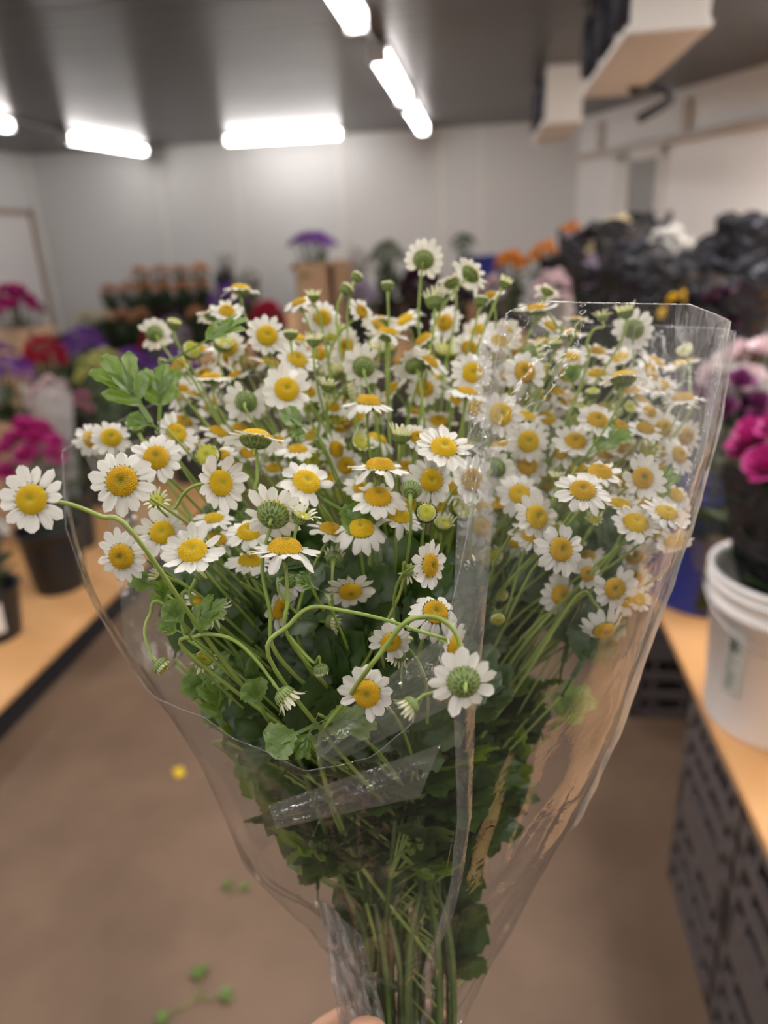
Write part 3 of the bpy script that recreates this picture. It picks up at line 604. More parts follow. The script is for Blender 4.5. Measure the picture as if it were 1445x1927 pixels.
def disc_mesh(seed, R, hgt, dimple, m, n=190):
    g = G()
    def surf(r): q = r / R; return hgt * math.sqrt(max(0, 1 - q ** 2.4)) - dimple * math.exp(-(q / .26) ** 2)
    g.lathe([(R * .98, -.03), (R, 0)] + [(R * q, surf(R * q) - .006) for q in (.97, .9, .8, .65, .5, .36, .24, .14, .06, .005)], 28)
    for i in range(n):
        q = math.sqrt((i + .5) / n); r = R * q * .985; w = i * 2.39996; s = R * .062 * (.55 + .45 * min(1, q * 1.8)); z = surf(r)
        e = 1e-3; sl = (surf(min(R * .999, r + e)) - surf(max(0, r - e))) / (2 * e); sl = max(-4, min(2, sl)); nr = Vector((-sl * math.cos(w), -sl * math.sin(w), 1)).normalized(); c = Vector((r * math.cos(w), r * math.sin(w), z)); a = nr.orthogonal().normalized(); b = nr.cross(a)
        vs = [c + nr * s * 1.05]
        for hh, rr in ((.75, .62), (0, 1.0)):
            for k in range(5): ww = k * 1.2566; vs.append(c + nr * s * hh + (a * math.cos(ww) + b * math.sin(ww)) * s * rr)
        fs = [(0, 1 + k, 1 + (k + 1) % 5) for k in range(5)] + [(1 + k, 6 + k, 6 + (k + 1) % 5, 1 + (k + 1) % 5) for k in range(5)]
        g.add(vs, fs)
    return g.mesh('disc', m)
def calyx_mesh(R, depth):
    g = G(); n = 48; rows = []
    for i in range(8):
        t = i / 7.; rr = R * (math.sin(t * math.pi / 2) ** .8 * .96 + .04); z = -depth + depth * (1 - math.cos(t * math.pi / 2)) ** .9
        rows.append([(rr * (1 + .07 * t * abs(math.sin(12 * 2 * math.pi * j / n / 1.0))) * math.cos(2 * math.pi * j / n), rr * (1 + .07 * t * abs(math.sin(12 * 2 * math.pi * j / n))) * math.sin(2 * math.pi * j / n), z + .012 * t * math.sin(12 * 2 * math.pi * j / n)) for j in range(n)])
    g.grid(rows, closed=True); g.f.append(tuple(range(n - 1, -1, -1))); g.m.append(0)
    for k in range(22):                                   # pointed pale edged bracts
        a = 2 * math.pi * k / 22; ca, sa = math.cos(a), math.sin(a); vs = []
        for t, wd in ((.12, .03), (.5, .052), (.9, .040), (1.1, .006)):
            tt = min(1, t); rr = R * (math.sin(tt * math.pi / 2) ** .8 + .085 + (.06 if t > 1 else 0)); z = -depth + depth * (1 - math.cos(tt * math.pi / 2)) ** .9 + (.03 if t > 1 else 0)
            for s in (-1, 1): vs.append((rr * ca - s * wd * R * 2 * sa, rr * sa + s * wd * R * 2 * ca, z))
        g.add(vs, [(0, 1, 3, 2), (2, 3, 5, 4), (4, 5, 7, 6)], 1)
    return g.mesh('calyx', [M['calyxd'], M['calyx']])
def young_petals(seed, n, L, open_):
    rnd = random.Random(seed); g = G()
    for k in range(n):
        a = 2 * math.pi * k / n + rnd.uniform(-.1, .1); ca, sa = math.cos(a), math.sin(a); l = L * rnd.uniform(.75, 1.15); rows = []; op = open_ + rnd.uniform(-.25, .25)
        for i in range(6):
            t = i / 5.; ang = op * (.3 + .7 * t); r = .34 + l * t * math.sin(max(-.6, ang)); z = .02 + l * t * math.cos(ang) ; w = .055 * (.7 + .5 * math.sin(math.pi * min(1, t * .9 + .1)))
            w *= (1 if t < .9 else .45)
            rows.append([((r + .02 * abs(q)) * ca - q * w * sa, (r + .02 * abs(q)) * sa + q * w * ca, z) for q in (-1, -.35, .35, 1)])
        g.grid(rows)
    return g.mesh('flower_head', M['cream'])
PET = [petals_mesh(1, 13, .02), petals_mesh(2, 14, -.18, .165), petals_mesh(3, 12, .12, .19), petals_mesh(4, 15, -.35, .165), petals_mesh(5, 13, -.05, .18, (3, 4)), petals_mesh(6, 16, -.10, .15), petals_mesh(7, 12, -.75, .175), petals_mesh(8, 14, .25, .175, (7,))]
DISC = [disc_mesh(1, .222, .11, .06, M['disc']), disc_mesh(2, .228, .16, .035, M['disc']), disc_mesh(3, .215, .10, .05, M['disc2']), disc_mesh(4, .235, .13, .07, M['disc2'])]
CAL = calyx_mesh(.222, .15); CALY = calyx_mesh(.37, .36)
YP = [young_petals(1, 14, .42, .55), young_petals(2, 16, .30, .15), young_petals(3, 13, .5, .95)]
NUB = [young_petals(5, 18, .14, -.5), young_petals(6, 16, .16, -.2)]
DY = [disc_mesh(5, .345, .13, .07, M['discy'], 90), disc_mesh(6, .35, .20, .04, M['discy'], 90)]

# leaves: pinnately lobed blade with toothed oblong lobes, base at origin, grows along +Y, upper side +Z, length 1
def leaf_mesh(seed, m, pairs, width, bend):
    rnd = random.Random(seed); g = G(); k = 4
    def shape(x, y): return -bend * y * y + .10 * abs(x) - .25 * x * x
    def lobe(t0, ang, L, Wd, teeth):
        ca, sa = math.cos(ang), math.sin(ang); nv = 26; rows = []; ph = rnd.random() * .3; dz = rnd.uniform(-.04, .04)
        for i in range(nv + 1):
            t = i / nv; env = (.40 + .60 * smoothstep(0, .5, t)) * (1 if t < .7 else max(0, 1 - ((t - .7) / .3) ** 2) ** .5)
            saw = (t * teeth + ph) % 1.0; hw = max(.004, Wd * env * (1 - .24 * saw * smoothstep(.25, .5, t))); row = []
            for q in range(-k, k + 1):
                u = q / k; lx = u * hw; ly = L * (t - .06 + .10 * abs(u) * smoothstep(.3, .7, t) * (1 - saw * .5)); x = lx * ca + ly * sa; y = t0 + ly * ca - lx * sa
                row.append((x, y, shape(x, y) + .10 * abs(u) * hw / Wd * .5 + dz * t + .012 * math.sin(7 * t + 2 * u + seed) - (.006 if q == 0 else 0)))
            rows.append(row)
        g.grid(rows)
    lobe(.42, rnd.uniform(-.06, .06), .60, width * .46, 5)
    for i in range(pairs):
        t0 = .50 - i * .20; L = (.50 - .07 * i)
        for sgn in (-1, 1): lobe(t0 + rnd.uniform(-.03, .03), sgn * (.62 + .20 * i + rnd.uniform(-.08, .08)), L * rnd.uniform(.9, 1.1), width * (.36 - .03 * i), 4)
    g.grid([[(x, y, shape(x, y) + .004) for x in (-.035, 0, .035)] for y in (0, .12, .25, .38, .5)])
    g.tube([(0, -.28, .03), (0, 0, .0), (0, .5, shape(0, .5) - .002), (0, .9, shape(0, .9))], [.014, .014, .009, .003], 5)
    return g.mesh('leaf', m)
LEAF = [leaf_mesh(1, M['leaf'], 2, .29, .10), leaf_mesh(2, M['leaf'], 2, .40, .25), leaf_mesh(3, M['leaf'], 1, .62, .08)]
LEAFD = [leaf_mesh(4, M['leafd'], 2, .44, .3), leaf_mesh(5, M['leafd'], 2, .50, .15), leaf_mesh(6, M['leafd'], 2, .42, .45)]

# ------------------------------------------------------------------ flower census: x, y, diameter in picture px, facing (right, up, toward viewer), kind O open / H half open / D bud
FL = [
(291,628,62,-.3,.35,-.6,'O'),(328,607,28,.2,.8,.4,'D'),(360,659,36,.4,.2,.7,'D'),(322,721,28,.1,-.2,-.8,'D'),(453,545,66,.05,.92,.25,'O'),(400,594,58,-.1,.8,-.2,'O'),(427,587,58,.1,.3,.6,'O'),(502,632,76,.2,.1,.95,'O'),(419,646,52,.3,.4,.5,'H'),(432,675,62,-.3,-.5,.5,'O'),(398,711,74,0,.85,.35,'O'),(367,743,62,.2,.8,.35,'O'),(463,756,78,0,.2,-.9,'O'),(172,828,62,.5,.2,.7,'O'),(209,824,72,.3,.3,.85,'O'),(332,815,80,.5,.2,.75,'O'),(294,862,92,.12,.2,.9,'O'),(260,806,30,-.2,.8,-.2,'H'),(230,906,116,.05,.1,1,'O'),(60,940,120,0,.04,1,'O'),
(481,826,112,.05,.92,-.25,'O'),(391,858,46,0,.15,.9,'D'),(418,857,56,0,.5,.75,'O'),(415,909,104,.55,.05,.8,'O'),(467,853,60,.1,.5,.7,'O'),(229,1047,96,-.1,-.1,1,'O'),(305,1002,92,.1,.15,.95,'O'),(363,1037,112,0,.48,.85,'O'),(402,976,74,0,.8,.55,'O'),(408,1015,72,.2,.7,.6,'O'),(297,1080,34,-.6,.3,.6,'H'),(294,942,38,.2,.3,.8,'H'),(403,1150,48,.35,-.3,-.4,'H'),(385,1237,50,.05,-.25,.9,'H'),(370,1130,56,.3,.6,.3,'O'),(469,1002,86,0,.62,.75,'O'),(378,1082,36,.5,.5,-.3,'H'),
(560,847,74,0,.8,.5,'O'),(576,908,100,.3,.45,.85,'O'),(651,876,64,.1,0,.95,'O'),(676,833,50,.3,.2,.6,'H'),(755,818,52,.1,.75,.25,'H'),(835,843,106,.1,.5,.85,'O'),(715,881,106,.05,.92,.3,'O'),(811,904,92,.25,0,.97,'O'),(887,903,88,.35,.05,.9,'O'),(679,920,66,.3,.4,.75,'O'),(711,938,98,.1,.65,.72,'O'),(751,973,88,.2,.75,.55,'O'),(514,968,114,.05,.35,-.85,'O'),(567,970,52,.35,.65,.3,'H'),(802,965,38,0,.2,.85,'D'),(833,987,48,.1,.65,.6,'H'),(867,958,64,.4,.3,.7,'H'),(679,995,94,.05,.6,.75,'O'),(622,1000,86,.3,.85,.3,'O'),(536,1035,122,.05,.93,.28,'O'),(470,1057,82,.1,.8,.5,'O'),(808,1064,90,.6,0,.75,'O'),(543,1086,80,.35,.05,-.8,'O'),(590,1077,60,.2,.3,.85,'O'),(659,1112,88,.08,-.5,.75,'O'),(525,1146,80,.65,-.2,.6,'O'),(624,1170,38,.8,-.1,.2,'H'),(819,1152,94,.15,.38,.8,'O'),(828,1104,60,.5,.7,.2,'O'),(735,1208,78,.1,-.2,.85,'O'),(852,1214,80,.35,-.1,.35,'O'),(750,1235,38,-.1,-.5,-.5,'H'),(766,1202,24,.2,.6,-.3,'D'),(769,1074,34,.2,-.3,-.5,'H'),(628,1049,42,0,.3,-.8,'H'),(774,920,38,.1,.4,-.8,'D'),
(690,1305,98,0,.05,1,'O'),(872,1283,118,0,.12,-.9,'O'),(771,1329,50,-.5,-.35,.25,'H'),(538,1312,58,.55,-.55,.1,'H'),(604,1262,28,.1,-.8,-.2,'D'),(305,1254,32,.6,-.5,.15,'D'),
(797,489,74,.1,.45,-.75,'O'),(590,557,32,0,.85,.35,'H'),(672,520,22,.4,.7,-.2,'D'),(653,543,26,.5,.7,-.2,'D'),(729,536,24,0,.95,.05,'D'),(680,586,54,.35,.15,.6,'O'),(716,607,64,0,.8,-.25,'O'),(729,630,76,.1,.9,.25,'O'),(607,598,68,.1,.15,.9,'O'),(563,570,58,-.2,.5,.5,'O'),(886,515,72,.5,.6,-.35,'O'),(852,531,66,-.2,.7,-.25,'O'),(818,565,50,0,.85,-.25,'H'),(905,565,28,.1,.9,-.1,'D'),(559,677,78,.3,.35,.8,'O'),(539,733,88,.2,.1,.95,'O'),(684,690,78,0,.3,-.85,'O'),(780,687,74,-.2,.45,-.5,'O'),(808,680,74,.5,.6,.6,'O'),(799,732,66,0,.1,.95,'O'),(693,759,88,.1,.9,.35,'O'),(880,739,78,.2,.82,.45,'O'),(656,736,40,.75,.1,.2,'H'),(617,725,40,.1,.75,.25,'H'),(597,760,62,0,.9,-.1,'O'),(625,767,56,.2,.5,.65,'O'),(642,802,64,.1,.3,.85,'O'),(674,786,62,0,.2,.8,'O'),(581,738,52,.1,.3,.9,'O'),(889,702,78,.1,0,.95,'O'),(941,643,70,.15,.42,.9,'O'),(942,780,82,.1,0,1,'O'),(897,767,66,0,.1,.9,'O'),(883,655,64,.1,.25,.9,'O'),(547,627,26,0,.8,.2,'D'),(590,640,38,0,.85,.2,'H'),(786,823,56,.1,.3,.85,'O'),
(1009,582,74,-.1,.8,.5,'O'),(1030,548,48,.4,.85,-.15,'O'),(951,531,34,.3,.6,.3,'H'),(922,560,56,-.3,.5,.35,'O'),(1087,603,54,.1,.85,.2,'O'),(1134,597,28,0,.85,-.25,'H'),(1177,586,42,-.2,.85,.2,'H'),(1192,620,72,.1,.1,-.9,'O'),(1290,663,40,-.35,.5,.6,'H'),(1224,700,70,.42,.2,.8,'O'),(1173,712,88,0,.95,-.12,'O'),(1072,629,64,0,.9,.2,'O'),(1043,646,28,0,.8,.4,'D'),(1036,614,54,.2,.4,.75,'O'),(1003,668,60,.92,.2,-.1,'H'),(987,700,78,.05,.05,1,'O'),(1070,706,64,-.1,.35,.9,'O'),(1123,704,68,-.1,.7,.6,'O'),(953,736,64,0,.35,.9,'O'),(1045,740,64,.2,.8,.4,'O'),(1024,748,60,.1,.6,.6,'O'),(989,785,68,.1,.72,.5,'O'),(1124,791,78,.12,.38,.85,'O'),(1115,738,28,0,.7,.5,'D'),(1092,767,26,.1,.7,.4,'D'),(1183,768,32,.2,.2,.75,'H'),(1190,738,62,-.2,.8,.4,'O'),(1285,752,74,-.1,.88,.35,'O'),(1222,776,54,.2,.4,.8,'O'),(1247,806,66,.1,.05,.95,'O'),(1290,821,64,.2,-.1,.9,'O'),(1217,844,56,.1,.05,.95,'H'),(994,831,76,0,0,1,'O'),(1083,831,78,0,.42,.85,'O'),(992,876,72,0,.1,.95,'O'),(1209,900,84,.1,.1,.95,'O'),(1128,891,88,.05,.7,.6,'O'),(932,879,78,.3,.25,-.65,'O'),(1245,845,60,.2,.1,.8,'O'),
(977,930,82,0,.2,.92,'O'),(1096,924,98,0,.5,.82,'O'),(1028,907,68,.1,.2,.9,'O'),(1049,898,34,0,.9,.1,'H'),(1009,973,88,.3,.15,.9,'O'),(1166,949,82,.1,.82,.5,'O'),(1119,977,34,-.2,.3,.75,'H'),(1196,985,88,0,.52,.82,'O'),(1254,966,88,.12,.62,.7,'O'),(1055,1034,94,.22,.1,.95,'O'),(1003,1008,82,.1,.5,.72,'O'),(905,992,72,.3,0,.9,'O'),(907,962,70,.2,.2,.9,'O'),(930,1050,58,-.3,.3,.5,'H'),(970,1050,64,0,.2,.9,'O'),(1141,1034,66,.1,.2,.9,'O'),(1164,1041,62,.3,.5,.6,'O'),(1156,1107,84,.1,-.1,.92,'O'),(1192,1087,66,0,.35,.85,'O'),(1053,1119,74,.28,0,.95,'O'),(1136,1185,80,.1,-.5,.8,'O'),(1089,1022,28,.2,.6,.3,'D'),(945,1120,28,-.3,.2,.5,'D'),(936,1164,30,0,-.3,.6,'D'),(968,1136,64,.6,-.35,.35,'O'),(1009,1098,60,.1,.1,.9,'O'),(1240,1007,68,.2,.2,.9,'O'),(1177,1130,54,.1,.2,.9,'O'),(1202,1128,48,0,.3,.8,'O'),(940,1010,62,-.2,.3,.8,'O'),(1090,985,60,.1,.3,.9,'O'),(1105,1080,56,.1,.1,.9,'O'),
]
rf = random.Random(11)                                    # the crowded blooms farther back in the dome
BACK = []
for _ in range(4000):
    if len(BACK) >= 105: break
    x = rf.uniform(330, 1290); y = rf.uniform(575, 1120)
    if y < 585 + abs(x - 820) * .16 or y > 1130 - abs(x - 820) * .35 + (60 if x > 880 else -130): continue
    if any((x - q[0]) ** 2 + (y - q[1]) ** 2 < 42 ** 2 for q in BACK): continue
    if any((x - q[0]) ** 2 + (y - q[1]) ** 2 < 30 ** 2 for q in FL if y > 800): continue
    BACK.append((x, y, rf.uniform(60, 70), rf.uniform(-.4, .4), rf.uniform(.0, .9), rf.uniform(.2, .9), 'O' if rf.random() < .82 else 'H'))
DOME = [(450, .51), (600, .485), (720, .455), (850, .395), (950, .36), (1050, .35), (1300, .34)]
def dep_of(f):
    dm = interp(DOME, f[1]) + (.035 if f[0] > 880 and f[1] > 800 else 0) - (.02 if f[0] < 250 else 0); w = .35 if f[1] > 820 and 300 < f[0] < 880 else .6
    return max(.275, min(.545, w * 33.5 / f[2] + (1 - w) * dm))
OPEN = [f for f in FL if f[6] == 'O' and f[2] >= 60]
DSET = {(872,1283): .275, (771,1329): .28, (690,1305): .315, (819,1152): .325, (852,1214): .305, (808,1064): .33, (735,1208): .335, (538,1312): .325, (60,940): .285}
def depth(f, back=False):
    if (f[0], f[1]) in DSET: return DSET[f[0], f[1]]
    if back: return rf.uniform(.48, .55) if f[1] < 800 else rf.uniform(.43, .50)
    if f[6] == 'O' and f[2] >= 60: return dep_of(f)
    near = sorted(OPEN, key=lambda q: (q[0] - f[0]) ** 2 + (q[1] - f[1]) ** 2)[:4]
    return sum(dep_of(q) for q in near) / 4 - (.012 if f[6] != 'O' else 0)
VIA = {(872,1283): [(874,1255),(862,1200),(835,1168),(795,1160),(755,1178),(722,1222),(690,1262)], (771,1329): [(800,1308),(848,1288),(868,1245),(858,1195),(832,1168),(792,1162),(752,1182)], (769,1074): [(755,1108),(725,1175),(690,1240),(650,1305),(606,1370)],
       (538,1312): [(518,1290),(480,1240),(440,1205),(400,1194),(368,1198),(350,1225)], (385,1237): [(365,1212),(345,1190),(345,1150),(360,1120)], (305,1254): [(282,1225),(272,1190),(282,1158),(312,1142)], (852,1214): [(838,1202),(790,1188),(720,1165),(640,1148),(585,1143),(545,1175),(505,1235)],
       (797,489): [(793,512),(789,560),(788,620),(796,680)], (886,515): [(872,530),(845,560),(818,610),(806,670)], (905,565): [(901,585),(884,650),(855,705),(842,760),(838,820)], (1003,668): [(980,672),(930,683),(890,698),(862,725),(846,790)], (1290,663): [(1297,690),(1298,730),(1290,790)],
       (536,1035): [(538,1065),(541,1130),(543,1200)], (715,881): [(709,905),(700,950),(697,1000)], (481,826): [(483,850),(484,900),(486,945)], (514,968): [(511,988),(498,1030),(494,1080),(508,1150),(520,1230)], (622,1000): [(614,1022),(590,1065),(568,1120),(560,1200)],
       (60,940): [(95,943),(135,950),(190,972),(250,1003)], (415,909): [(396,908),(358,918),(335,948),(332,995)], (590,557): [(594,575),(604,610),(612,650),(620,690)], (680,586): [(668,600),(640,625),(622,660),(622,710)], (1192,620): [(1190,650),(1192,680),(1180,705)], (1134,597): [(1118,620),(1104,648),(1104,690)],
       (1009,582): [(1030,590),(1048,615),(1052,640)], (604,1262): [(592,1248),(570,1228),(548,1205)], (656,736): [(640,742),(612,775),(596,815),(588,880)], (360,659): [(345,668),(318,680),(305,695)], (1166,949): [(1172,970),(1170,1000),(1150,1040),(1110,1075)], (1136,1185): [(1137,1165),(1118,1135),(1085,1122)], (332,815): [(315,825),(290,838),(280,850)]}

# sprays: anchor in the picture, label
SP = [
(60,940,'feverfew spray leaning out left past the film with the single big outermost daisy'),
(200,840,'feverfew spray at the left rim with two small daisies above the big round one'),
(270,910,'feverfew spray bearing the large round daisy near the left film edge'),
(245,1050,'feverfew spray with a ragged daisy missing petals at the left film edge'),
(310,640,'feverfew spray at the upper left corner with green buttons and a daisy seen from behind'),
(420,580,'feverfew spray at the upper left skyline with a sideways daisy above the pale leaf'),
(410,690,'feverfew spray of drooping daisies beneath the upper left skyline'),
(360,1030,'feverfew spray with a full daisy tilted upward in the lower left'),
(430,880,'feverfew spray with a narrow sideways daisy on a hooked stem, left of centre'),
(345,1210,'feverfew spray of curling stems with buds at the lowest left rim'),
(490,1010,'feverfew spray with a big daisy shown from its green back, left centre'),
(535,1110,'feverfew spray with a flat daisy atop a thick upright stem, centre left'),
(545,700,'feverfew spray with round daisies high at the left of centre'),
(595,575,'feverfew spray with a yellow bud held above the skyline left of centre'),
(685,540,'feverfew spray with three tiny green buds above the skyline in the centre'),
(600,860,'feverfew spray with a tilted domed daisy at the centre left'),
(660,765,'feverfew spray with a flat sideways daisy and curled bud, upper centre'),
(700,930,'feverfew spray of domed daisies stacked in the very middle'),
(640,1070,'feverfew spray with a downward facing daisy in the shaded centre'),
(800,500,'feverfew spray standing tallest, one daisy seen from below on a straight stem'),
(790,690,'feverfew spray with overlapping daisies left of the film fold'),
(835,880,'feverfew spray with a bright daisy showing an open disc, right of centre'),
(800,1100,'feverfew spray with a narrow sideways daisy just left of the film fold'),
(720,1260,'feverfew spray with the lowest round daisy facing the viewer'),
(860,1290,'feverfew spray arching over to hang the lowest right daisy with its green back turned'),
(905,560,'feverfew spray at the skyline right of centre with white clustered tops and a bud'),
(900,730,'feverfew spray behind the film fold with round upper daisies'),
(1020,590,'feverfew spray at the right skyline with a daisy nodding left'),
(1000,690,'feverfew spray with a bud on a long stem bent sideways at the upper right'),
(1165,610,'feverfew spray at the upper right with a daisy turned away from the viewer'),
(1280,690,'feverfew spray near the film corner with one small yellow daisy'),
(1100,760,'feverfew spray with orange domed daisies in the upper right'),
(1250,810,'feverfew spray at the right rim with a trio of small daisies'),
(960,850,'feverfew spray right of the film fold with round flat daisies'),
(1100,910,'feverfew spray behind the film with a broad daisy tilted upward, right side'),
(1210,960,'feverfew spray behind the film at the right with large leaning daisies'),
(930,1020,'feverfew spray in the haze of the film just right of the fold'),
(1050,1040,'feverfew spray behind the film with a crisp white daisy, lower right'),
(1160,1090,'feverfew spray low behind the right film with crowded daisies'),
(1100,1190,'feverfew spray drooping lowest behind the right film with a hanging daisy'),
]
TIE = at(762, 1800, .425); TIEB = at(765, 2200, .40)
AX = (TIE - TIEB).normalized()
def basis_q(nrm, spin): return Vector((0, 0, 1)).rotation_difference(nrm) @ Quaternion((0, 0, 1), spin)
def proj(p):
    q = RM.transposed() @ (p - CAM); return CX + F * q.x / q.z, CY + F * q.y / q.z, q.z
OUTL = [(560, 230), (700, 190), (850, 160), (1000, 200), (1205, 265), (1330, 375), (1460, 440), (1600, 520), (1670, 610), (1760, 655), (2100, 670)]
OUTR = [(560, 1270), (620, 1330), (800, 1310), (950, 1270), (1130, 1200), (1330, 1120), (1480, 1050), (1630, 970), (1735, 930), (1875, 870), (2100, 850)]
def inside(p):
    x, y, z = proj(p); return interp(OUTL, y) < x < interp(OUTR, y)
groups = {i: [] for i in range(len(SP))}
for bk_, src in ((False, FL), (True, BACK)):
    for f in src:
        i = min(range(len(SP)), key=lambda k: (SP[k][0] - f[0]) ** 2 + (SP[k][1] - f[1]) ** 2)
        groups[i].append((f, bk_))
def cam_vec(a, b, c): return (RX * a + UP * b + BK * c).normalized()
rnd = random.Random(5)
ROOTS = []
for i, (ax_, ay_, label) in enumerate(SP):
    w = rnd.random() * 6.283; rr = .022 * math.sqrt(rnd.random()); off = (RX * math.cos(w) * 1.5 + FW * math.sin(w)) * rr
    base = TIEB + off * .9 - AX * .02; tie = TIE + off
    root = thing('feverfew_spray', base, label, 'flower spray', 'feverfew sprays in the wrapped bunch'); O = Vector(base)
    fl = []
    for f, b_ in groups[i]:
        d = depth(f, b_); fl.append((f, d, at(f[0], f[1], d), cam_vec(f[3] * 1.5, f[4] * 1.5, f[5])))
    if fl:
        cen = sum((q[2] for q in fl), Vector()) / len(fl)
    else: cen = at(ax_, ay_, .45)
    node = tie + (cen - tie) * .50 + FW * .018 + RX * rnd.uniform(-.006, .006)
    nax = tie + AX * (node - tie).dot(AX); node = node * .62 + nax * .38
    sg = G()
    mainp = catmull([O - O, (tie - O), (tie - O) * .6 + (node - O) * .4 + FW * .006, node - O], 5)
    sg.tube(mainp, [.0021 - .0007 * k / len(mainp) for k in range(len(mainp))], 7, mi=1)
    for f, d, p, nv in fl:
        R_ = f[2] * 1.13 * d / F; kd = f[6]
        if kd == 'O': cal = .15 * R_
        elif kd == 'H': cal = .36 * R_ * .80
        else: cal = .36 * R_ * 1.15
        st = p - nv * cal * .96; lift = (node - st).length
        key = (f[0], f[1])
        if key in VIA:
            pts = [st, st - nv * .004] + [at(x, y, d + .0025 * (k + 1)) for k, (x, y) in enumerate(VIA[key])]
            last = pts[-1]; pts += [last * .62 + node * .38 + FW * .012 - AX * .008, node] if key not in ((872,1283),(771,1329),(769,1074)) else ([] if key == (769,1074) else [at(648,1322,.325), at(604,1385,.345)]) + [at(606,1450,.375), at(660,1600,.41), tie]
            curve = catmull(pts, 5)
        else:
            up = AX; L1 = min(.028, lift * .3) * rnd.uniform(.7, 1.2); c1 = st - nv * L1; c2 = node + (up * .55 + (st - node).normalized() * .45) * lift * .45
            c2 += RX * rnd.uniform(-.020, .020) + BK * rnd.uniform(-.008, .010); wig = rnd.uniform(-.0035, .0035); wp = rnd.random() * 6.28
            curve = []
            for k in range(13):
                t = k / 12.; curve.append(st * (1 - t) ** 3 + c1 * 3 * t * (1 - t) ** 2 + c2 * 3 * t * t * (1 - t) + node * t ** 3 + (RX * math.sin(wp + t * 7) + BK * math.cos(wp + t * 5)) * wig * math.sin(math.pi * t))
        kk = len(curve)
        sg.tube([q - O for q in curve], [.00065 + .00055 * (k / kk) + (.0006 if k == 0 else 0) for k in range(kk)], 6)
        q = basis_q(nv, rnd.random() * 6.283)
        def place(nm, data, par, s=None):
            o = link(nm, data, par)
            if s is not None:
                o.rotation_mode = 'QUATERNION'; o.rotation_quaternion = q; o.location = p - O; o.scale = (s, s, s)
            return o
        if kd == 'O':
            side = abs(f[5]) < .45
            v = rnd.choice([0, 1, 1, 3, 5, 5]) if side else rnd.choice([0, 0, 1, 2, 4, 5, 7, 1])
            if key in ((679,995), (1136,1185), (819,1152)): v = 6
            h = place('flower_head', PET[v], root, R_)
            place('disc', DISC[rnd.choice([0, 1, 1, 3] if side else [0, 0, 1, 2, 3])], h); place('calyx', CAL, h)
        elif kd == 'H':
            s = R_ * .82; h = place('flower_head', YP[rnd.choice([0, 0, 1, 2])], root, s); place('disc', DY[rnd.choice([0, 1])], h); place('calyx', CALY, h)
        else:
            s = R_ * 1.2; h = place('bud', NUB[rnd.choice([0, 1])], root, s); place('disc', DY[1], h); place('calyx', CALY, h)
    # foliage of this spray: leaves up the lower half of the stem and just under the flowers
    for k in range(22):
        t = rnd.uniform(.45, 1.0) if k % 2 else rnd.uniform(.9, 1.12); ps = tie + (node - tie) * min(t, 1) + (cen - node) * max(0, t - 1) * 1.2 + FW * (.022 if t > .8 else 0)
        w = rnd.random() * 6.283; outd = (RX * math.cos(w) + FW * math.sin(w) * .8 + AX * rnd.uniform(.35, 1.1)).normalized()
        nn = (AX - outd * AX.dot(outd)); nn = (nn + BK * rnd.uniform(0, .7)).normalized(); nn = (nn - outd * nn.dot(outd)).normalized(); xx = outd.cross(nn)
        L_ = rnd.uniform(.030, .055)
        if not inside(ps + outd * (L_ + .012)): continue
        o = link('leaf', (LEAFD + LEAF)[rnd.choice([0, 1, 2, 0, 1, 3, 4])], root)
        o.matrix_basis = Matrix.Translation(ps + outd * .012 - O) @ Matrix(((xx.x, outd.x, nn.x, 0), (xx.y, outd.y, nn.y, 0), (xx.z, outd.z, nn.z, 0), (0, 0, 0, 1))) @ Matrix.Diagonal((L_, L_, L_, 1))
    ROOTS.append((root, O, node, tie, sg))

# leaves the photo singles out: spray index, base px, tip px, depth, how far the blade faces the viewer, length factor
LV = [(4,(285,795),(205,672),.40,.55,0,1),(4,(300,790),(302,690),.405,.8,1,1),(4,(300,805),(240,790),.40,.6,2,1),(5,(365,655),(455,600),.42,.5,0,1),(13,(585,812),(535,775),.40,.6,2,1),(13,(590,822),(545,812),.40,.5,0,1),
      (9,(352,1190),(318,1135),.335,.6,2,1),(9,(345,1192),(300,1172),.335,.6,0,1),(9,(355,1200),(400,1130),.338,.4,1,1),(23,(590,1365),(505,1405),.335,.7,2,1),(23,(590,1362),(560,1425),.337,.8,0,1),(23,(585,1372),(690,1345),.34,.4,1,1),(9,(500,1345),(470,1285),.345,.7,2,1),
      (11,(580,1300),(610,1200),.39,.8,1,0),(11,(640,1300),(600,1210),.395,.8,0,0),(18,(690,1210),(660,1280),.375,.7,1,1),(18,(700,1200),(740,1250),.38,.7,2,0),(16,(480,1085),(575,1050),.35,.3,1,0),(18,(600,1110),(560,1085),.34,.6,0,1),
      (10,(430,1420),(540,1500),.42,.8,1,1),(10,(440,1400),(470,1460),.42,.8,2,1),(18,(590,1570),(560,1640),.40,.8,2,1),(18,(620,1560),(585,1610),.41,.8,0,1),(31,(1080,740),(1075,690),.44,.6,2,1),(34,(1105,860),(1170,800),.42,.4,1,1),(35,(1215,960),(1250,880),.42,.5,1,1),(16,(610,940),(690,985),.36,.6,2,1),(16,(590,945),(545,930),.36,.6,1,1),
      (9,(375,1300),(410,1235),.37,.7,1,1),(9,(400,1345),(365,1265),.38,.7,2,1),(9,(420,1370),(400,1280),.37,.8,0,1),(11,(480,1330),(450,1240),.38,.8,1,1),(7,(300,1110),(250,1080),.36,.6,1,1),(7,(310,1150),(300,1090),.37,.6,0,1)]
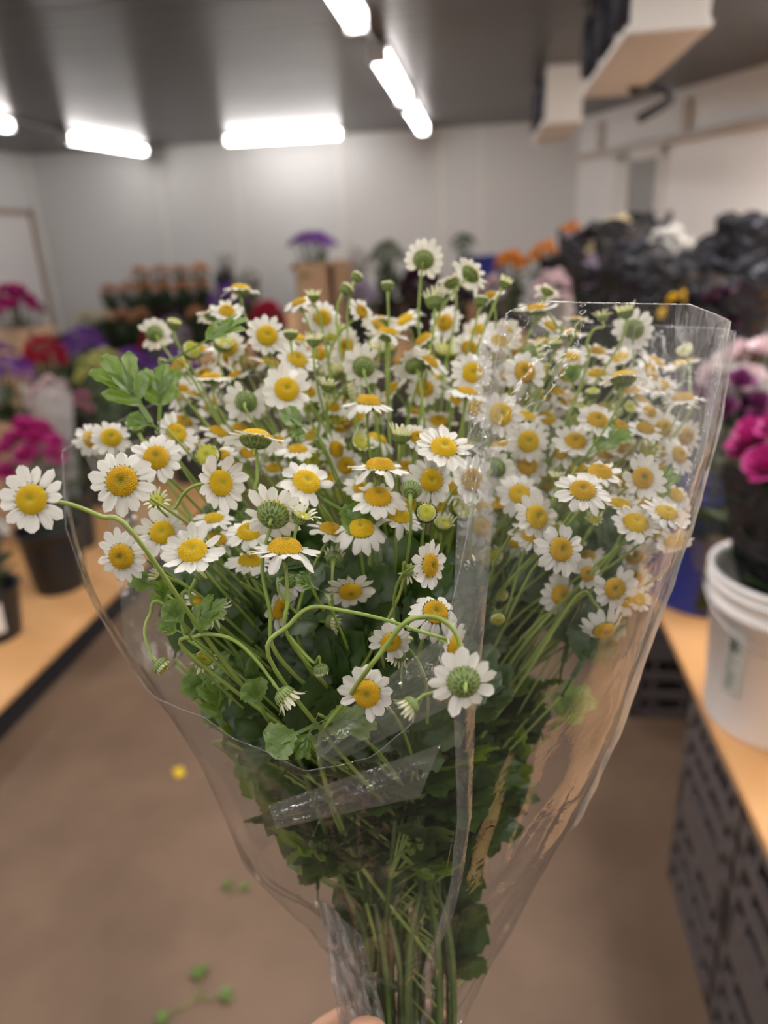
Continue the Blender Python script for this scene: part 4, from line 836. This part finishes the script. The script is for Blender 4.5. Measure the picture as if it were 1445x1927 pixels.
for si, b_, t_, d, face, v, lt in LV:
    root, O, node, tie, sg = ROOTS[si]
    pb = at(*b_, d); pt = at(*t_, d - .004); y = pt - pb; L_ = y.length / .95; y.normalize()
    nn = (BK * face + UP * (1 - face) + RX * rnd.uniform(-.2, .2)); nn = (nn - y * nn.dot(y)).normalized(); xx = y.cross(nn)
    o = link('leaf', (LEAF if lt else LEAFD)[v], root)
    o.matrix_basis = Matrix.Translation(pb - O) @ Matrix(((xx.x, y.x, nn.x, 0), (xx.y, y.y, nn.y, 0), (xx.z, y.z, nn.z, 0), (0, 0, 0, 1))) @ Matrix.Diagonal((L_, L_, L_, 1))
    e = pb - y * L_ * .28
    sg.tube([q - O for q in catmull([e, e * .62 + node * .38 - y * .006 + FW * .006, node], 5)], .0007, 5)
# foliage filling the lower bunch, mostly in the leaf colour darkened as shade
rl = random.Random(21); done = 0
for _ in range(1600):
    if done >= 205: break
    left = done % 2 == 0; mid = done >= 95
    x, y = (rl.uniform(270, 640), rl.uniform(1010, 1500)) if left else (rl.uniform(700, 1190), rl.uniform(1000, 1480))
    if mid: x, y = rl.uniform(320, 850), rl.uniform(1120, 1430)
    low = done >= 175
    if low: x, y = rl.uniform(560, 900), rl.uniform(1500, 1860)
    if not (interp(OUTL, y) + (8 if low else 68) < x < interp(OUTR, y) - (12 if low else 45)): continue
    d = rl.uniform(.405, .44) if low else rl.uniform(.372, .42) if mid else rl.uniform(.425, .49); b_ = at(x, y + 25, d + .01); L_ = rl.uniform(.034, .056); an = rl.uniform(-1.0, 1.0) * (.3 if low else 1)
    y_ = (UP * math.cos(an) + RX * math.sin(an) + BK * rl.uniform(.0, .6)).normalized()
    if not inside(b_ + y_ * L_): continue
    i = min(range(len(SP)), key=lambda k: (SP[k][0] - x) ** 2 + (SP[k][1] - y) ** 2); root, O, node, tie, sg = ROOTS[i]
    nn = (BK * .8 + UP * rl.uniform(0, .7) + RX * rl.uniform(-.5, .5)); nn = (nn - y_ * nn.dot(y_)).normalized(); xx = y_.cross(nn)
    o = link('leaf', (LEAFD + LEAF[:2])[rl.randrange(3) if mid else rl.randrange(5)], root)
    o.matrix_basis = Matrix.Translation(b_ - O) @ Matrix(((xx.x, y_.x, nn.x, 0), (xx.y, y_.y, nn.y, 0), (xx.z, y_.z, nn.z, 0), (0, 0, 0, 1))) @ Matrix.Diagonal((L_, L_, L_, 1))
    e = b_ - y_ * L_ * .28; base_ = tie + (node - tie) * .6 if not low else tie + AX * ((b_ - tie).dot(AX) - .05) + (TIE - tie) * 0
    sg.tube([q - O for q in catmull([e, e * .6 + base_ * .4 + FW * .004, base_], 4)], .0007, 5); done += 1
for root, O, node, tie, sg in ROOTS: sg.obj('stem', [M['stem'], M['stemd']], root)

# ------------------------------------------------------------------ clear film sleeve around the bunch
LP = [(-.15, 652, 2120), (0, 640, 1905), (.1, 628, 1765), (.18, 598, 1695), (.25, 515, 1668), (.33, 452, 1600), (.45, 398, 1460), (.56, 332, 1330), (.68, 228, 1205), (.8, 156, 1075), (.9, 122, 952), (1.0, 117, 848), (1.25, 117, 600)]
RP = [(-.15, 850, 2130), (0, 868, 1935), (.1, 893, 1875), (.18, 930, 1795), (.25, 965, 1735), (.33, 1015, 1630), (.45, 1098, 1480), (.56, 1168, 1330), (.68, 1238, 1130), (.8, 1302, 950), (.9, 1342, 800), (1.0, 1369, 620), (1.25, 1395, 380)]
DEP = [(-.15, .40), (0, .415), (.1, .425), (.25, .43), (.45, .425), (.7, .415), (1.0, .41), (1.25, .41)]
THK = [(-.15, .022), (0, .024), (.1, .03), (.25, .05), (.45, .082), (.7, .11), (1.0, .125), (1.25, .13)]
def lr(tab, v): return interp([(a, b) for a, b, c in tab], v), interp([(a, c) for a, b, c in tab], v)
def sleeve_pt(fr, v, front):
    (lx, ly), (rx, ry) = lr(LP, v), lr(RP, v); d = interp(DEP, v); b = interp(THK, v)
    Lp = at(lx, ly, d); Rp = at(rx, ry, d); p = Lp + (Rp - Lp) * fr
    s = math.sin(math.pi * min(1, max(0, fr))) ** .62; tw = (BK * .95 + UP * -.31)          # out of the bunch, roughly horizontal
    p = p + tw * (b * s if front else -b * s)
    wv = 1 if front else .8; a = 26; q = Vector((fr * 5, v * 3.2, 7.3 if front else 1.1))
    cr = noise.noise(q) * .009 + abs(noise.noise(q * 2.7)) * -.006 + (.012 * noise.noise(q * 6) * smoothstep(.3, -.05, v))
    return p + tw * cr * wv * min(1, s * 1.4)
FT = [(0, 1.0), (.01, .80), (.02, .64), (.06, .64), (.12, .65), (.20, .662), (.28, .645), (.36, .625), (.46, .645), (.53, .69), (.565, .76), (.59, .9), (.607, 1.14), (.64, 1.15), (.75, 1.12), (.86, 1.09), (.93, 1.05), (.965, 1.03), (.97, 1.0), (1, 1.0)]
BT = [(0, 1.0), (.1, 1.04), (.3, 1.05), (.5, 1.05), (.7, 1.04), (.9, 1.02), (1, 1.0)]
sl = thing('cellophane_sleeve', TIEB, 'clear cellophane sleeve wrapped around the feverfew bunch', 'wrapper'); SO = Vector(TIEB)
def panel(front, tab, nu=110, nv=80):
    g = G(); fr_ = sorted(set([i / nu for i in range(nu + 1)] + [a for a, _ in tab]))
    rows = []
    for k in range(nv + 1):
        rows.append([sleeve_pt(f_, -.14 + (interp(tab, f_) + .14) * k / nv, front) - SO for f_ in fr_])
    return g.grid(rows)
panel(True, FT).obj('front_panel', M['film'], sl); panel(False, BT, 90, 60).obj('back_panel', M['film'], sl)
def strip(fn, v0, v1, w, name, m, front=True, nv=90, lift=.0025, nc=6, amp=.003, seed=0):
    rows = []
    for k in range(nv + 1):
        v = v0 + (v1 - v0) * k / nv; c = fn(v); row = []
        for j in range(nc + 1):
            f_ = c + w(v) * (j / nc - .5); p = sleeve_pt(f_, v, front)
            p = p + BK * (lift + amp * math.sin(math.pi * j / nc) + amp * .8 * noise.noise(Vector((v * 30 + seed, j * 1.3, seed)))); row.append(p - SO)
        rows.append(row)
    return G().grid(rows).obj(name, M[m], sl)
strip(lambda v: .607 + .012 * math.sin(v * 5), .06, 1.125, lambda v: .034 + .008 * math.sin(v * 9), 'fold', 'filmfold', amp=.004)
strip(lambda v: .962 - .012 * math.sin(v * 6), .44, .86, lambda v: .062 + .03 * noise.noise(Vector((v * 9, 0, 2))) - .04 * smoothstep(.62, .86, v), 'seam', 'filmseam', amp=.003, seed=3)
strip(lambda v: .985, .60, 1.0, lambda v: .02 + .012 * noise.noise(Vector((v * 14, 3, 2))), 'fold', 'filmfold', amp=.002, seed=8)
strip(lambda v: .93 + .02 * math.sin(v * 7), .66, 1.03, lambda v: .022 + .018 * noise.noise(Vector((v * 8, 5, 1))), 'fold', 'filmfold', amp=.003, seed=12)
strip(lambda v: .052 + .01 * math.sin(v * 9), .30, .97, lambda v: .085 + .02 * math.sin(v * 13), 'fold', 'filmband', front=False, amp=.003, seed=5)
# rim bead of the cut film, catching the light
def rim(front, tab, name):
    pts = [sleeve_pt(f_, interp(tab, f_), front) - SO for f_ in [i / 160 for i in range(161)]]
    G().tube(pts, .00028, 5).obj(name, M['filmfold'], sl)
rim(True, FT, 'cut_edge'); rim(False, BT, 'cut_edge')
# flap of film folded inwards over the lower leaves, and the bunched film left of the stems
def flap(corners, d0, name, m, amp, seed, nu=26, nv=16):
    rows = []
    for j in range(nv + 1):
        b = j / nv; row = []
        for i in range(nu + 1):
            a = i / nu
            x = (corners[0][0] * (1 - a) + corners[1][0] * a) * (1 - b) + (corners[3][0] * (1 - a) + corners[2][0] * a) * b
            y = (corners[0][1] * (1 - a) + corners[1][1] * a) * (1 - b) + (corners[3][1] * (1 - a) + corners[2][1] * a) * b
            row.append(at(x, y, d0 + amp * noise.noise(Vector((a * 4 + seed, b * 5, seed))) + amp * .5 * abs(noise.noise(Vector((a * 11, b * 9, seed)))) - .012 * math.sin(math.pi * b)) - SO)
        rows.append(row)
    return G().grid(rows).obj(name, M[m], sl)
flap(((505, 1515), (830, 1400), (790, 1500), (520, 1560)), .345, 'inner_flap', 'filmfold', .006, 2)
flap(((590, 1385), (850, 1180), (845, 1330), (600, 1450)), .335, 'inner_flap', 'filmfold', .006, 9)
flap(((598, 1690), (640, 1720), (712, 1940), (640, 1940)), .40, 'gathered_film', 'filmgather', .016, 4, 30, 40)
flap(((600, 1690), (680, 1760), (730, 1940), (660, 1940)), .405, 'gathered_film', 'filmgather', .02, 14, 30, 40)

# ------------------------------------------------------------------ the hand that holds the bunch (mostly below the frame)
HC = at(750, 2120, .40)                                    # grip centre
def skin_obj(name, chains, m, parent=None):
    vs, es, rs = [], [], []
    idx = {}
    for ch in chains:
        prev = None
        for p, r in ch:
            k = tuple(round(c, 5) for c in p)
            if k not in idx: idx[k] = len(vs); vs.append(Vector(p)); rs.append(r)
            if prev is not None and prev != idx[k]: es.append((prev, idx[k]))
            prev = idx[k]
    me = bpy.data.meshes.new(name); me.from_pydata([tuple(v) for v in vs], es, []); me.materials.append(m)
    o = link(name, me, parent); sk = o.modifiers.new('skin', 'SKIN'); sk.use_smooth_shade = True
    for i, d in enumerate(me.skin_vertices[0].data): d.radius = (rs[i], rs[i]); d.use_root = (i == 0)
    ss = o.modifiers.new('sub', 'SUBSURF'); ss.levels = 2; ss.render_levels = 2
    return o
def hp(r, t, a): return RX * r + BK * t + AX * a            # right, toward viewer, along the stems
hd = thing('person', HC, 'hand of a person gripping the stems at the bottom edge, thumb raised', 'person')
wrist = hp(-.075, .055, -.07); palm = hp(-.048, .02, -.02)
chains = [[(hp(-.15, .22, -.22), .042), (hp(-.11, .13, -.14), .036), (wrist, .028), (hp(-.060, .036, -.042), .032), (palm, .030)]]
for k, (aa, ln, rad) in enumerate(((.034, 1.0, .0098), (.012, 1.08, .010), (-.010, 1.0, .0096), (-.031, .82, .0086))):
    kn = hp(-.050, -.012, aa * .95)
    chains.append([(palm, .030), (kn, .0125)] + [(hp(.040 * ln * math.cos(w) * .95 - .002, -.040 * math.sin(w), aa), rad * s) for w, s in ((2.35, 1.08), (1.65, 1.05), (.95, 1.0), (.25, .95), (-.35, .82))])
tt = at(692, 1912, .366) - HC                              # thumb pad shown at the bottom edge
chains.append([(palm, .030), (hp(-.044, .034, .0), .0165), (palm * .25 + tt * .75 - AX * .022 + BK * .004, .0135), (tt - AX * .012, .0132), (tt, .0105)])
skin_obj('hand', chains, M['skin'], hd)
g = G(); nb = tt - AX * .004 + BK * .0085
g.grid([[nb + RX * (u * .006) + AX * (v * .008) + BK * (.002 - .003 * u * u - .002 * v * v) for u in (-1, -.5, 0, .5, 1)] for v in (-1, -.4, .3, 1)])

# leafy scraps on the floor
def scrap(px, py, label, parts):
    p = at_z(px, py, .003); t = thing('leaf_scrap', (p.x, p.y, 0), label, 'leaf scrap')
    g = G()
    for dx, dy, L_, rz, lt in parts:
        o = link('leaf', (LEAF if lt else LEAFD)[2], t); o.location = (dx, dy, .006 + L_ * .12); o.rotation_euler = (0, 0, rz); o.scale = (L_, L_, L_)
        g.tube([(0, 0, .004), (dx * .6, dy * .6, .006), (dx, dy, .008)], .0015, 5)
    g.obj('stem', M['stem'], t)
scrap(370, 1880, 'green leafy scrap lying on the floor near the bottom edge', ((0, .02, .05, .4, 1), (.03, .0, .045, -1.2, 1), (-.03, -.03, .04, 2.2, 1)))
scrap(437, 1680, 'small pale green leaf scrap on the floor left of the film', ((0, 0, .035, .8, 1), (.01, .005, .03, -1, 1)))
